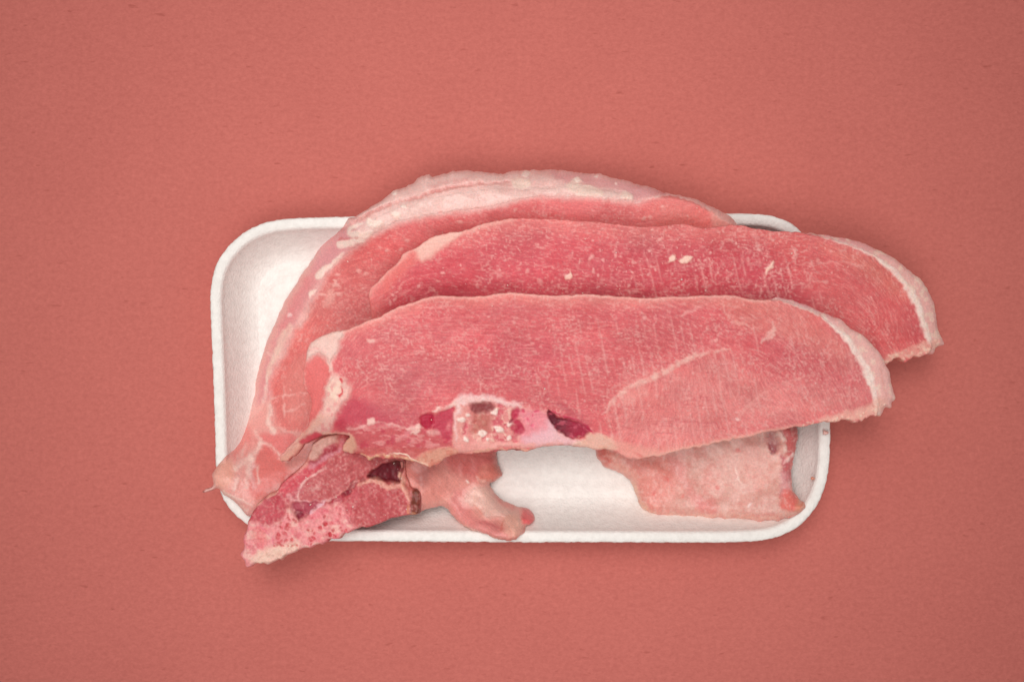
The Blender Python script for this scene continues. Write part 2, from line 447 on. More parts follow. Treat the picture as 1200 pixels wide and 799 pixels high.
ICO = None
def crystals(root, patch, spots, seed, name='ice_crystals'):
    """tiny frost lumps lying on the meat: too small to pick apart, one part"""
    rg = np.random.default_rng(seed)
    ph = (1 + 5 ** 0.5) / 2
    V = np.array([(-1,ph,0),(1,ph,0),(-1,-ph,0),(1,-ph,0),(0,-1,ph),(0,1,ph),(0,-1,-ph),(0,1,-ph),(ph,0,-1),(ph,0,1),(-ph,0,-1),(-ph,0,1)], float)
    V /= np.linalg.norm(V[0])
    F = np.array([(0,11,5),(0,5,1),(0,1,7),(0,7,10),(0,10,11),(1,5,9),(5,11,4),(11,10,2),(10,7,6),(7,1,8),(3,9,4),(3,4,2),(3,2,6),(3,6,8),(3,8,9),(4,9,5),(2,4,11),(6,2,10),(8,6,7),(9,8,1)])
    ox, oy, oz = root.location; co = []; fs = []
    for (u, v, r) in spots:
        i = int(round(u)) - patch.u0; j = int(round(v)) - patch.v0
        if not (0 <= i < patch.nx and 0 <= j < patch.ny) or not patch.ins[j, i] or patch.d[j, i] < 2: continue
        q = V * (1 + rg.normal(0, 0.22, (12, 1))) * np.array([r * rg.uniform(.7, 1.3), r * rg.uniform(.6, 1.5), r * 0.25])
        a = rg.uniform(0, 6.28); c, s = math.cos(a), math.sin(a)
        q = np.stack([q[:, 0] * c - q[:, 1] * s, q[:, 0] * s + q[:, 1] * c, q[:, 2]], 1) * PX
        fs.append(F + len(co) * 12)
        co.append(q + np.array([patch.X[j, i] - ox, patch.Y[j, i] - oy, patch.zt[j, i] * PX - oz + 0.1 * r * PX]))
    if not co: return
    f = np.concatenate(fs)
    o = link_mesh(name, np.concatenate(co), f.ravel(), np.arange(len(f)) * 3, M_ICE, root)
    o['kind'] = 'stuff'
def scatter(patch, n, box, r0, r1, seed, dens=None):
    rg = np.random.default_rng(seed); out = []
    while len(out) < n:
        u = rg.uniform(box[0], box[2]); v = rg.uniform(box[1], box[3])
        if dens is not None and rg.random() > dens(np.array(u), np.array(v)): continue
        out.append((u, v, r0 + (r1 - r0) * rg.random() ** 3))
    return out

def muscle_texture(pt, p, ang, seed, fibre=0.05, grain=0.05, saw=0.0, saw_mask=None, saw_period=9.0, saw_slope=0.22):
    """fibres along ang, frost grain and saw marks: colour and relief"""
    U, V = p.U, p.V
    fb = p.lic(ang, 9, seed) * 0.6 + p.lic(ang + 0.12, 4, seed + 1) * 0.4
    band = fbm(U / 26, V / 16, seed, 3)
    gr = sstep(0.52, 0.9, vnoise(U / 2.1, V / 2.1, seed + 2)) * sstep(0.35, 0.65, fbm(U / 30, V / 24, seed + 3, 2))
    pt.mul(1 + fibre * fb * (0.5 + band))
    pt.mul(1 + 0.16 * (fbm(U / 45, V / 32, seed + 5, 3) - 0.5) * 2)
    red = np.clip((fbm(U / 38, V / 22, seed + 6, 3) - 0.5) * 2.4, -1, 1)
    pt.c[..., 1:] *= (1 - 0.10 * red)[..., None]
    pt.mix(gr, (238, 178, 166), grain)
    on = 0.4 + 1.2 * sstep(0.3, 0.7, fbm(U / 34, V / 22, seed + 11, 2))
    pt.mix(sstep(0.5, 2.4, fb) * on, (238, 168, 158), fibre * 6)
    pt.mix(sstep(0.5, 2.4, -fb) * on, (192, 58, 74), fibre * 5)
    g = p.lic(ang, 2, 0, vnoise(U / 1.25, V / 1.25, seed + 12) * 0.75 + vnoise(U / 2.6, V / 2.6, seed + 13) * 0.25)
    g = (g - g.mean()) / g.std()
    ga = grain * (0.55 + 0.9 * fbm(U / 40, V / 28, seed + 14, 2))
    pt.mix(sstep(0.2, 2.4, g) * ga, (238, 176, 164), 0.9)
    pt.mix(sstep(0.2, 2.4, -g) * ga, (190, 52, 70), 0.6)
    rel = fb * 0.10 + (fbm(U / 14, V / 14, seed + 7, 3) - 0.5) * 1.6 + gr * 0.25
    if saw:
        q = (U - saw_slope * V + 5 * (fbm(U / 40, V / 60, seed + 8, 2) - .5)) / saw_period
        s = np.exp(-((q - np.floor(q) - 0.5) / 0.13) ** 2)
        s = s * sstep(0.40, 0.72, fbm(U / 9, V / 26, seed + 9, 2)) * (saw_mask if saw_mask is not None else 1)
        pt.mix(s, (236, 170, 160), saw); rel = rel + s * 0.3
    return rel

CREAM = (240, 212, 190); PINKFAT = (232, 178, 166); LILAC = (219, 154, 150); SALMON = (226, 118, 108)

# ------------------------------------------------------------------ A: back slice, lowest, with skin along its outer edge
pA = Patch((236, 194, 880, 612))
U, V = pA.U, pA.V
outA = [(406.5,255),(415,252.6),(430,244),(445,235),(459,224.5),(470,220),(480,216),(489,208),(503,204),(506,206.5),(520,202.5),(550,199.5),(585,202.5),(602,199.5),(630,199),
 (670,200),(687,202.5),(705,203.5),(725,209),(750,216),(768,219.5),(778,224.5),(800,229),(813,231.5),(830,239),(848,248),(862,258),(870,272),(862,300),(835,330),(780,360),
 (700,400),(600,450),(500,500),(420,550),(350,592),(318,605),(291,606),(284,600),(272.6,588),(261,580.5),(254,573.5),(247,575),(240,577),(240,573.5),(248,569),(247.5,556),(252.5,546.5),
 (262.6,537),(275,523),(285,505),(290,485),(297.6,460),(298.5,445),(305,420),(312.6,398),(322.6,375),(330,357),(340,340),(352.7,320),(362.7,305),(375,288),(390,276),(402,265)]
outA = ragged(spline(outA), lambda u, v: 0.8 + 0.6 * (v < 230), 3)
inner = [(862,270),(852,260),(837,250),(812,236.5),(797,230.5),(783,229),(767,232),(742,240),(725,239),(705,235.5),(680,234),(630,234),(600,240),(560,248),(524,253),(485,260),(462,267),(434,281),(414,295),
 (397,308),(386,323),(378,337),(367,356),(361,375),(346,390),(336,415),(326,430),(319,446),(318.5,460),(321,481),(326,498),(337,505),(352,506),(380,520),(500,480),(700,400),(860,320)]
mus = pA.blob(inner, 6.5)
ptA = Paint(pA, PINKFAT)
# skin and fat outside the muscle
ptA.mul(1 + 0.10 * (fbm(U / 18, V / 12, 4, 3) - 0.5) * 2)
ptA.mix(pA.blob([(300,470),(312,400),(340,345),(372,295),(400,268),(430,262),(425,282),(395,305),(375,335),(350,375),(325,420),(316,470)], 8), (221,142,140), 0.85)
ptA.mix(pA.line([(392,279),(372,298),(352,330),(335,360),(318,395),(306,430),(300,455)], 9, 8), (226,164,152), 0.8)     # thin pale margin
ptA.mix(pA.line([(360,330),(350,345),(342,362),(334,382)], 12, 10), (222,128,126), 0.5)
ptA.mix(pA.blob([(372,285),(402,272),(416,280),(405,295),(388,312),(372,318),(366,305)], 7), (218,150,150), 0.6)
fat = pA.blob([(418,270),(440,255),(470,242),(500,233),(540,226),(580,222),(620,222),(660,219),(690,222),(715,224),(738,228),(742,237),(722,238),(700,234),(670,233),(632,233),(600,238),(560,246),(524,251),(485,258),(462,265),(434,279),(420,282)], 6)
ptA.mix(fat * np.clip(0.35 + 1.1 * fbm(U / 14, V / 7, 2, 3), 0, 1), (235,199,186), 0.85, h=1.0)
ridge = pA.blob([(415,253),(445,236),(470,222),(490,209),(520,204),(560,201),(600,203),(640,206),(660,214),(620,216),(570,214),(540,216),(500,226),(460,238),(430,250)], 4)
ptA.mix(ridge, (230,188,176), 0.8, h=1.2)
ptA.mix(pA.line([(418,259),(440,247),(462,239),(490,233),(510,225),(535,220),(560,217),(600,214)], [3,4,4,3,2], 3), (214,138,128), 0.75, h=-2.0)
ptA.mix(pA.line([(500,222),(530,214),(560,212)], 5, 4, 0.2), (226,160,150), 0.6)
ptA.mix(pA.blob([(645,201),(690,205),(725,211),(752,218),(772,223),(785,228),(765,231),(742,236),(735,227),(712,222),(690,220),(660,215)], 5), LILAC, 0.75)
ptA.mix(pA.blob([(735,222),(765,222),(780,226),(760,232),(742,236)], 4), (216,150,148), 0.5)
for b in ([(662,218),(675,209),(682,213),(674,220)], [(664,219),(690,218),(706,225),(700,233),(672,229)], [(728,226),(738,226),(740,236),(728,235)], [(600,212),(618,210),(622,220),(604,222)]):
    ptA.mix(pA.blob(b, 2), (238,208,188), 0.7, h=0.8)
for (u_, v_, r_) in ((462,226,4.5),(617,203.5,4.5),(676.5,211.5,3.6),(474,244,3),(699,207,2.6),(721,215,2.5)):
    ptA.mix(pA.dot(u_, v_, r_, 1.2, 0.75), (244,216,200), 0.85, h=1.0)
# cream scraps on the left shoulder
for b in ([(408,268),(416,263),(426,262),(420,267),(413,271),(422,273),(438,272),(432,279),(418,280),(409,276)], [(431,255),(436,258),(446,260),(452,262),(446,267),(436,267),(431,262)],
          [(396,285),(408,281),(424,280),(430,283),(418,288),(404,291),(396,291)], [(371,322),(378,315),(388,308),(398,300),(404,297),(398,308),(386,318),(380,327),(372,327)],
          [(363,343),(370,338),(374,339),(369,346),(364,348)], [(460,250),(470,250),(470,257),(462,257)]):
    ptA.mix(pA.blob(b, 1.8), (246,218,200), 0.85, h=0.8)
ptA.mix(pA.line([(398,281),(410,280),(420,281)], 3, 2), (205,92,88), 0.6)
ptA.mix(pA.line([(341,384),(334,394),(327,408),(322,420),(317,432),(315,446)], [9,11,9,7,5], 5), (236,198,178), 0.8, h=0.8)
ptA.mix(pA.line([(315,440),(312,460),(308,475),(302,484)], [3,5,4,3], 4), (241,205,190), 0.7)
ptA.mix(pA.dot(339.5, 370, 2.6), (244,205,196), 0.8)
ptA.mix(pA.line([(313,412),(320,416),(326,415)], 3, 2), (236,190,176), 0.6)
# flank at lower left
ptA.mix(pA.blob([(285,500),(315,470),(330,500),(352,507),(365,520),(360,550),(330,575),(300,600),(280,590),(255,570),(252,550),(270,530)], 8), (231,158,146), 0.85)
ptA.mix(pA.blob([(300,512),(318,506),(345,508),(350,516),(342,528),(322,533),(308,524)], 5), (224,112,108), 0.75)
ptA.mix(pA.blob([(306,522),(330,535),(338,548),(345,556),(330,566),(318,575),(305,583),(292,575),(290,555),(296,538)], 6), (218,102,94), 0.75)
ptA.mix(pA.blob([(284,503),(292,500),(296,520),(285,535),(276,540),(272,533)], 5), (228,128,120), 0.6)
ptA.mix(pA.blob([(252,547),(266,538),(276,545),(274,565),(262,574),(250,568)], 5), (236,170,146), 0.7)
for l, wd in (([(300,505),(306,518),(300,530),(288,540),(276,550)], [4,5,7,6,4]), ([(306,518),(318,522),(328,532),(338,540)], 3), ([(330,500),(345,506),(360,504)], 4), ([(296,535),(293,552),(289,570)], [6,7,4]),
              ([(290,520),(284,530),(276,545)], 4), ([(318,470),(316,490),(322,505)], 6), ([(303,545),(304,565)], 2), ([(264,580),(280,584),(296,592)], 3), ([(282,560),(276,572)], 4)):
    ptA.mix(pA.line(l, wd, 5), (241,206,190), 0.7, h=0.6)
ptA.mix(pA.line([(300,538),(296,556),(300,575)], 6, 6, .2), (238,196,188), 0.45)
ptA.mix(pA.line([(262,576),(276,586),(290,598)], 3, 3), (242,212,190), 0.5)
angA = 0.35 * np.sin((U - 420) / 90) - 0.9 * sstep(470, 360, U) + 0.05
pm = Paint(pA, (219,107,104))
pm.mix(sstep(480, 340, U), (221,116,107), 0.9)
pm.mix(sstep(700, 790, U), (222,118,110), 0.7)
relA = muscle_texture(pm, pA, angA, 21, 0.035, 0.30)
pm.mix(sstep(0.58, 0.75, fbm(U / 7, V / 5, 9, 3)) * pA.blob([(376,330),(398,318),(402,350),(390,372),(372,372)], 8), (240,182,168), 0.7, h=0.8)
pm.mix(pA.blob([(383,345),(393,338),(392,356),(382,360)], 5), (238,180,164), 0.5)
pm.mix(pA.blob([(340,430),(362,420),(362,490),(345,498),(332,470)], 10), (221,140,128), 0.5)
for l in ([(322,465),(345,462),(365,460)], [(330,482),(345,480),(360,470)], [(334,450),(334,490)], [(318,468),(326,466)]): pm.mix(pA.line(l, 2, 2.5, .2), (240,190,176), 0.55)
pm.mix(pA.line([(742,240),(767,232),(785,229),(812,236.5),(837,250),(855,263)], [1,2.5,3,2.5,3], 2), (242,202,190), 0.85, h=0.6)
pm.mix(pA.blob([(775,245),(800,240),(825,250),(838,262),(800,270),(770,265)], 14), (224,124,112), 0.5)
pm.mix(pA.blob([(833,246),(848,254),(862,266),(850,275),(834,270)], 4), (232,166,150), 0.7)
for (u_, v_, r_) in ((478,283,3),(470,293,2.5),(455,294,3),(397,322,3),(422,318,3),(430,322,2.5),(540,261,3),(545,256,2),(754,257,3),(762,257,3),(775,245,2)):
    pm.mix(pA.dot(u_, v_, r_, 1.6, 0.7), (238,180,166), 0.6, h=0.4)
ptA.c = ptA.c * (1 - mus[..., None]) + pm.c * mus[..., None]
ptA.h = ptA.h * (1 - mus) + pm.h * mus
ptA.wet = np.maximum(ptA.wet, (1 - mus) * 0.35)
relA = relA + (1 - mus) * (fbm(U / 22, V / 12, 12, 2) - 0.5) * 2.6
zA = tps([(400,252,58),(520,240,60),(600,230,61),(700,235,61),(800,240,60),(600,200,46),(700,205,46),(860,262,58),(480,215,48),(330,357,14),(352,320,16),(375,290,13),(390,276,26),(300,440,11),(290,485,13),(275,523,29),
          (258,545,58),(246,570,62),(285,600,60),(320,560,48),(380,480,22),(420,380,16),(500,330,28),(600,300,40),(700,300,42),(600,420,14),(800,310,40),(420,550,20)])
def thA(u, v): return 32 - 14 * sstep(400, 300, u) + 0 * v
r_A = 2.5 + 28 * (1 - pA.blob(inner, 14, smooth=True))
specks(ptA, pA, scatter(pA, 60, (420,245,860,320), 0.9, 2.6, 31) + scatter(pA, 30, (330,320,440,480), 0.9, 2.2, 32), (240,186,172), 0.6, 3)
rootA = empty('meat_slice', 560, 400, 10, 'lowest and rearmost pink meat slice, with pale fat and skin along its curved outer edge', 'meat slice', 'meat slices fanned on the foam tray')
meat_piece(rootA, 'muscle', pA, outA, zA, thA, r_A, ptA, relA, midf=0.30 - 0.25 * sstep(440, 400, pA.U) ,
           parts=[('skin', (mus < 0.5) & (fat < 0.5), M_FAT, 0.25), ('fat_layer', (fat >= 0.5) & (mus < 0.5), M_FAT, 0.3)])
crystals(rootA, pA, scatter(pA, 10, (400,240,860,320), 0.5, 1.1, 31), 33)

# ------------------------------------------------------------------ E: pale scrap in the lower right corner of the tray
pE = Patch((694, 470, 956, 618))
U, V = pE.U, pE.V
outE = [(699,522),(700,533),(703,541),(709,547.5),(720,552.5),(732,557.5),(740.5,565),(745,578),(750,590),(758,600),(770,604),(790,606),(820,607.5),(850,608.5),(870,609.5),(893,611.5),(913,610),(930,605),
 (944.5,596),(945,590.5),(938,583),(931.5,576),(931,563),(928.5,553),(932,540),(934,528),(937.5,512),(934,498),(900,482),(820,484),(740,495),(705,508)]
outE = ragged(spline(outE), 1.5, 5)
ptE = Paint(pE, (224,166,150))
ptE.mul(1 + 0.12 * (fbm(U / 20, V / 20, 5, 3) - 0.5) * 2)
ptE.mix(sstep(0.3, 0.8, fbm(U / 26, V / 26, 8, 3)), (228,180,164), 0.6)
ptE.mix(sstep(0.45, 0.85, fbm(U / 20, V / 20, 10, 3)), (225,135,125), 0.5)
ptE.mix(pE.blob([(697,515),(760,510),(790,540),(790,575),(770,600),(752,592),(742,565),(720,552),(702,540)], 14), (228,136,122), 0.75)
ptE.mix(pE.blob([(699,520),(715,520),(718,535),(712,545),(703,540)], 5), (214,104,92), 0.7)
ptE.mix(pE.line([(741,567),(746,580),(752,593),(765,603)], 7, 5), (238,190,160), 0.7)
ptE.mix(pE.line([(716,530),(730,548),(742,560)], 12, 8), (236,176,156), 0.6)
ptE.mix(pE.blob([(780,530),(795,540),(805,560),(815,575),(830,590),(820,596),(805,580),(792,560)], 5), (226,140,132), 0.55)
ptE.mix(pE.blob([(815,590),(835,582),(840,595),(825,602)], 5), (224,122,116), 0.5)
ptE.mix(pE.blob([(840,500),(905,500),(900,530),(880,560),(845,560),(835,530)], 16), (230,182,166), 0.5)
ptE.mix(pE.line([(858,545),(866,562),(872,575)], 2.5, 2.5, .2), (246,216,200), 0.6)
# red right-hand strip
ptE.mix(pE.blob([(915,500),(937,500),(938,515),(934,535),(930,548),(922,535),(918,520)], 4), (206,92,92), 0.85, h=-1)
ptE.mix(pE.blob([(912,530),(924,540),(930,560),(928,566),(918,558),(914,545)], 3), (190,72,84), 0.8, h=-1)
ptE.mix(pE.blob([(914,552),(926,560),(924,575),(914,580)], 3), (216,150,150), 0.7)
ptE.mix(pE.blob([(918,572),(930,575),(940,586),(945,593),(930,598),(915,596),(913,585)], 4), (229,104,92), 0.85)
ptE.mix(pE.blob([(936,584),(946,592),(938,600),(930,597)], 3), (232,158,126), 0.7)
ptE.mix(pE.blob([(896,502),(906,503),(910,520),(905,531),(899,524)], 3.5), (168,96,96), 0.75, h=-1.2)
ptE.mix(pE.dot(902.5, 525, 4, 2, 1.4), (138,44,58), 0.8, h=-1)
ptE.mix(pE.line([(905,498),(895,512),(884,520)], 8, 8, .1), (186,130,120), 0.45)
ptE.mix(pE.line([(911,508),(916,515),(917,526)], 6, 3), (238,198,182), 0.85, h=1)
ptE.mix(pE.line([(918,540),(926,535),(930,532)], 5, 2.5), (243,202,192), 0.9, h=1.6)
ptE.mix(pE.dot(925, 536, 2, 1.0), (205, 60, 70), .5)
ptE.mix(pE.line([(760,603),(800,605),(850,604),(900,606),(930,600)], 6, 5), (236,180,158), 0.6)
ptE.mix(pE.line([(855,606),(880,604),(905,602)], 3, 3, .2), (222,130,120), 0.5)
ptE.mix(pE.dot(877, 590, 3.2, 1.5, 0.5, -.5), (246,214,206), 0.9)
for (u_, v_) in ((765,577),(799,580),(750,598),(735,530),(863,527),(840,570),(780,560)): ptE.mix(pE.dot(u_, v_, 2.5, 1.8), (222,92,86), 0.6)
relE = (fbm(U / 36, V / 28, 6, 2) - 0.5) * 9 + (fbm(U / 12, V / 12, 7, 2) - .5) * 2.4
fe = fbm(U / 3.0, V / 3.0, 13, 2)
ptE.mix(sstep(0.5, 0.85, fe), (238,194,180), 0.4); ptE.mix(sstep(0.5, 0.2, fe), (218,128,120), 0.28)
ptE.wet += 0.2
zE = tps([(700,520,10),(760,600,16),(840,605,18),(900,608,34),(944,592,50),(932,550,30),(850,550,11),(930,500,26),(820,490,10),(760,530,10)])
rootE = empty('meat_scrap', 825, 550, 9, 'pale pink fatty scrap with a red edge, in the lower right corner of the tray', 'meat scrap')
meat_piece(rootE, 'flesh', pE, outE, zE, 26, 18.0, ptE, relE, midf=0.03,
           parts=[('red_strip', pE.blob([(912,498),(938,498),(938,515),(933,540),(929,560),(932,575),(946,592),(930,600),(913,594),(914,560),(912,532),(918,520)], 2) > .5, M_MEAT, 0.2)], mat=M_FAT)

# ------------------------------------------------------------------ D: bony end piece with its flap, lower left
pF = Patch((454, 505, 632, 638))
U, V = pF.U, pF.V
outF = [(462,520),(520,512),(560,514),(579,520),(581.5,530),(583,542),(588.8,556),(586,561),(578,565.5),(574,568),(577,574),(581,581),(590,588),(600,592.5),(612,595.5),(620,598),(625,604),(626.8,610),(623,615.5),
 (617,618),(613,626),(605,632.5),(590,632.5),(577,630),(562,625),(546,619),(534,610),(527,601),(521,596.5),(514,594.5),(504,596),(493,601),(484,602),(466,590),(460,560)]
outF = ragged(spline(outF), 1.3, 7)
ptF = Paint(pF, (227,152,138))
ptF.mul(1 + 0.10 * (fbm(U / 14, V / 14, 6, 3) - 0.5) * 2)
ptF.mix(pF.blob([(520,505),(582,515),(583,542),(589,556),(572,566),(548,560),(528,548),(515,535)], 8), (204,100,94), 0.85)
ptF.mix(pF.blob([(565,545),(585,545),(589,556),(575,566),(560,562)], 4), (216,130,112), 0.7)
ptF.mix(pF.line([(560,560),(565,562),(573,563)], 5, 3), (240,190,172), 0.8)
ptF.mix(pF.blob([(485,540),(515,545),(530,560),(520,585),(495,585),(486,565)], 10), (214,132,118), 0.6)
ptF.mix(pF.blob([(466,535),(500,532),(515,545),(500,560),(478,562),(468,550)], 8), (196,108,98), 0.6)
ptF.mix(pF.blob([(490,552),(502,548),(504,560),(496,570),(489,565)], 6), (160,96,90), 0.6)
ptF.mix(pF.blob([(528,578),(548,572),(560,585),(552,600),(570,608),(592,618),(598,628),(575,628),(545,615),(532,600)], 6), (224,138,132), 0.7)
ptF.mix(pF.blob([(543,585),(550,574),(562,568),(574,572),(579,582),(590,592),(606,599),(612,612),(604,622),(594,614),(588,603),(572,604),(562,596),(550,590)], 8), (238,198,180), 0.85, h=4)
ptF.mix(pF.blob([(590,605),(606,600),(614,610),(612,624),(600,630),(590,620)], 5), (232,172,150), 0.75)
ptF.mix(pF.line([(592,607),(588,612),(587,620)], 2, 1.6), (214,120,104), 0.7)
ptF.mix(pF.line([(555,588),(562,598),(568,605)], 2, 1.8, .2), (222,140,120), 0.6)
ptF.mix(pF.line([(560,610),(578,614),(592,618)], 3, 3, .2), (208,104,104), 0.55)
ptF.mix(pF.line([(522,598),(530,610),(545,618),(565,626),(585,631)], 4, 4), (240,186,166), 0.7)
ptF.mix(pF.line([(505,590),(520,586),(535,575)], 4, 5, .2), (236,172,154), 0.5)
ptF.mix(pF.line([(582,583),(592,590),(603,594)], 4, 3), (226,128,114), 0.6)
ptF.mix(pF.blob([(612,597),(621,599),(627,609),(622,616),(614,612),(611,603)], 3), (233,108,106), 0.95, h=1)
ptF.mix(pF.dot(548, 563, 2, 1), (244,206,190), .9, h=1)
ang = np.full(U.shape, 0.75)
ptF.mul(1 + 0.035 * pF.lic(ang, 8, 5))
relF = (fbm(U / 16, V / 16, 9, 3) - 0.5) * 4.5
ptF.wet += 0.2
zF = tps([(462,540,28),(462,580,26),(470,520,36),(482,548,40),(480,585,34),(580,520,12),(588,556,12),(575,568,13),(525,560,26),(490,600,34),(530,605,30),(560,622,52),(605,630,60),(624,608,30),(600,594,18),(545,590,20)])
rootD = empty('bone_end_piece', 400, 600, 30, 'dark red bony offcut with spongy pink bone, hanging over the lower left tray rim', 'meat offcut')

pD = Patch((276, 500, 512, 670))
U, V = pD.U, pD.V
outD = [(281.5,646),(284.5,640),(286,630),(290,616),(293,605),(300,592.7),(312,580.5),(325,574),(330,566),(340,557),(350,549),(358,540),(362,529),(368,518),(385,508),(420,505),(455,510),(472,520),(475,535),
 (475.5,550),(478,562),(483,571),(490,572.5),(493,578),(493.5,588),(492,600),(486,602.5),(480,603),(468,605),(443,613),(420,620),(405,626.5),(385,634),(370,638.5),(360,640),(348,645.5),(336,653),(331.5,657.5),(329,655),(316,659),(302.6,661),(291,664),(287,656)]
outD = ragged(spline(outD), lambda u, v: 1.0 + 1.8 * sstep(605, 625, v), 9, 9)
ptD = Paint(pD, (196,96,94))
ptD.mul(1 + 0.12 * (fbm(U / 12, V / 9, 7, 3) - 0.5) * 2)
upm = pD.blob([(350,582),(354,570),(364,557),(384,543),(408,528),(440,533),(462,538),(450,547),(436,555),(422,563),(404,576),(388,586),(365,587)], 3)
lowm = pD.blob([(406,584),(420,570),(434,565),(450,566),(466,571),(479,580),(482,600),(466,606),(440,614),(420,620),(412,606)], 3)
lefm = pD.blob([(294,606),(301,593),(314,581),(328,576),(339,578),(337,594),(330,607),(317,613),(303,610)], 2.5)
ptD.mix(upm, (190,88,88), 0.9); ptD.mix(lowm, (193,82,84), 0.9); ptD.mix(lefm, (196,72,82), 0.9)
ptD.mix(lowm * sstep(420, 410, U + (V - 600) * .3), (205,80,90), 0.5)
ptD.mix(pD.blob([(326,573),(342,556),(360,544),(376,539),(384,544),(366,556),(352,568),(347,578),(336,578)], 3), (208,70,82), 0.9)
ptD.mix(pD.blob([(345,575),(352,566),(356,570),(350,582),(344,584)], 3), (204,110,116), 0.7)
gr = sstep(0.5, 0.85, vnoise(U / 2, V / 2, 5)) * sstep(.3, .6, fbm(U / 18, V / 18, 3, 2))
ptD.mix(gr * np.maximum(np.maximum(upm, lowm), lefm), (228,165,155), 0.35)
angD = np.full(U.shape, -0.55)
ptD.mul(1 + 0.05 * pD.lic(angD, 6, 8))
# lump and blood under the front slice
ptD.mix(pD.blob([(364,520),(378,508),(396,508),(398,518),(388,526),(376,536),(364,540)], 4), (206,158,140), 0.85, h=2)
ptD.mix(pD.blob([(360,538),(374,536),(384,522),(396,518),(394,528),(382,536),(368,545)], 3), (172,34,60), 0.8)
ptD.mix(pD.line([(365,546),(380,537),(398,526),(404,516)], 5, 4), (216,140,146), 0.75)
ptD.mix(pD.blob([(337,545),(362,530),(364,542),(352,550),(340,556)], 4), (222,150,134), 0.85)
ptD.mix(pD.line([(384,548),(366,556),(354,568),(350,579),(352,584)], 2.6, 1.6), (236,182,172), 0.8, h=0.5)
ptD.mix(pD.line([(344,585),(362,586),(384,585),(396,580)], 3, 2), (232,170,166), 0.8, h=0.5)
ptD.mix(pD.line([(340,578),(344,590),(345,600)], 5, 3), (226,148,146), 0.8)
ptD.mix(pD.dot(371, 571, 6, 4, .5, -.3), (226,170,158), 0.5)
ptD.mix(pD.line([(300,592),(314,580),(326,574)], 4, 2.5), (236,178,152), 0.85, h=.6)
ptD.mix(pD.line([(330,572),(345,558),(356,548)], 2, 2), (236,160,150), 0.6)
# channel and triangular hollow
ptD.mix(pD.blob([(344,588),(380,587),(371,594),(362,603),(354,608),(348,602)], 2.5), (168,58,76), 0.9, h=-3)
ptD.mix(pD.dot(352, 602, 5, 2, 1.2), (128, 16, 44), 0.9, h=-2)
# dark cavity
cav = pD.blob([(431,554.5),(443,547),(456,541),(470,540),(473,548),(471,557),(468,564),(456,563),(445,561),(436,559)], 1.6)
ptD.mix(cav, (104,14,30), 0.97, h=-9, wet=0.15)
ptD.mix(pD.blob([(455,538),(475,538),(474,548),(466,546)], 3), (92,50,40), 0.6)
ptD.mix(pD.line([(422,566),(434,562),(446,564),(456,569),(469,568),(477,575),(481,584)], [3,6,7,6,7,5,3], 2.5), (230,164,144), 0.9, h=1.5)
ptD.mix(pD.line([(470,556),(473,562),(474,570)], 6, 3), (232,172,146), 0.85, h=1)
ptD.mix(pD.blob([(474,545),(490,540),(498,555),(494,572),(482,575),(474,562)], 5), (206,118,104), 0.85)
ptD.mix(pD.blob([(480,548),(494,545),(494,562),(484,565)], 6), (164,100,92), 0.45)
ptD.mix(pD.dot(408, 575.5, 6.5, 1.8, 0.6, -.6), (134,18,40), 0.95, h=-3, wet=.2)
ptD.mix(pD.dot(416, 567, 5, 1.8, .6, -.8), (150,62,66), 0.8, h=-2)
ptD.mix(pD.blob([(388,588),(396,578),(404,580),(404,586),(394,592)], 2), (172,26,52), 0.9, h=-2, wet=.2)
ptD.mix(pD.line([(386,586),(400,576),(414,566),(428,559)], 1.6, 1.4), (226,150,140), 0.6)
ptD.mix(pD.dot(426, 561, 3.5, 1.5, .8), (140,40,46), 0.7, h=-1.5)
# spongy bone
bone = pD.blob([(282,645),(286,630),(291,612),(304,611),(318,614),(331,608),(340,594),(346,598),(350,608),(362,603),(376,592),(390,588),(402,587),(408,600),(414,612),(424,620),(405,628),(370,641),(348,648),(330,658),(300,664),(286,660)], 2.2)
ptD.mix(bone, (236,146,144), 0.97, h=0.6)
ptD.mix(bone * sstep(0.42, 0.7, fbm(U / 8, V / 6, 2, 3)), (238,186,170), 0.75)
ptD.mix(bone * sstep(0.55, 0.7, fbm(U / 10, V / 7, 14, 2)), (228,110,118), 0.6)
ptD.mix(pD.blob([(296,652),(315,640),(335,636),(352,632),(348,645),(330,655),(304,662)], 5), (240,200,176), 0.85, h=.8)
ptD.mix(pD.blob([(300,620),(315,618),(312,635),(302,634)], 5), (232,128,120), 0.6)
ptD.mix(pD.line([(305,612),(318,624),(326,640)], 2, 2, .2), (226,110,130), 0.6)
ptD.mix(pD.line([(382,586),(374,592),(365,600)], [2,5,3], 2), (238,184,188), 0.95, h=1.5)
ptD.mix(pD.blob([(362,606),(372,598),(384,592),(386,600),(374,606),(366,612)], 3), (226,96,112), 0.6)
rg = np.random.default_rng(12)
pores = [(338.5,615.5,3.4),(335.5,623.5,2.2),(328.5,624,2.4),(327,628,2),(332,632,1.8),(343,631,1.6),(331,637,1.8),(378,617,2.2),(383,612,1.8),(370,628,2),(366,630,1.6),(388,624,2.2),(392,620,1.8)]
pores += [(rg.uniform(322, 412), rg.uniform(600, 640), rg.uniform(0.8, 1.7)) for _ in range(46)]
for (u_, v_, r_) in pores: ptD.mix(bone * pD.dot(u_, v_, r_, 0.9), (196,52,62), 0.75, h=-1.5)
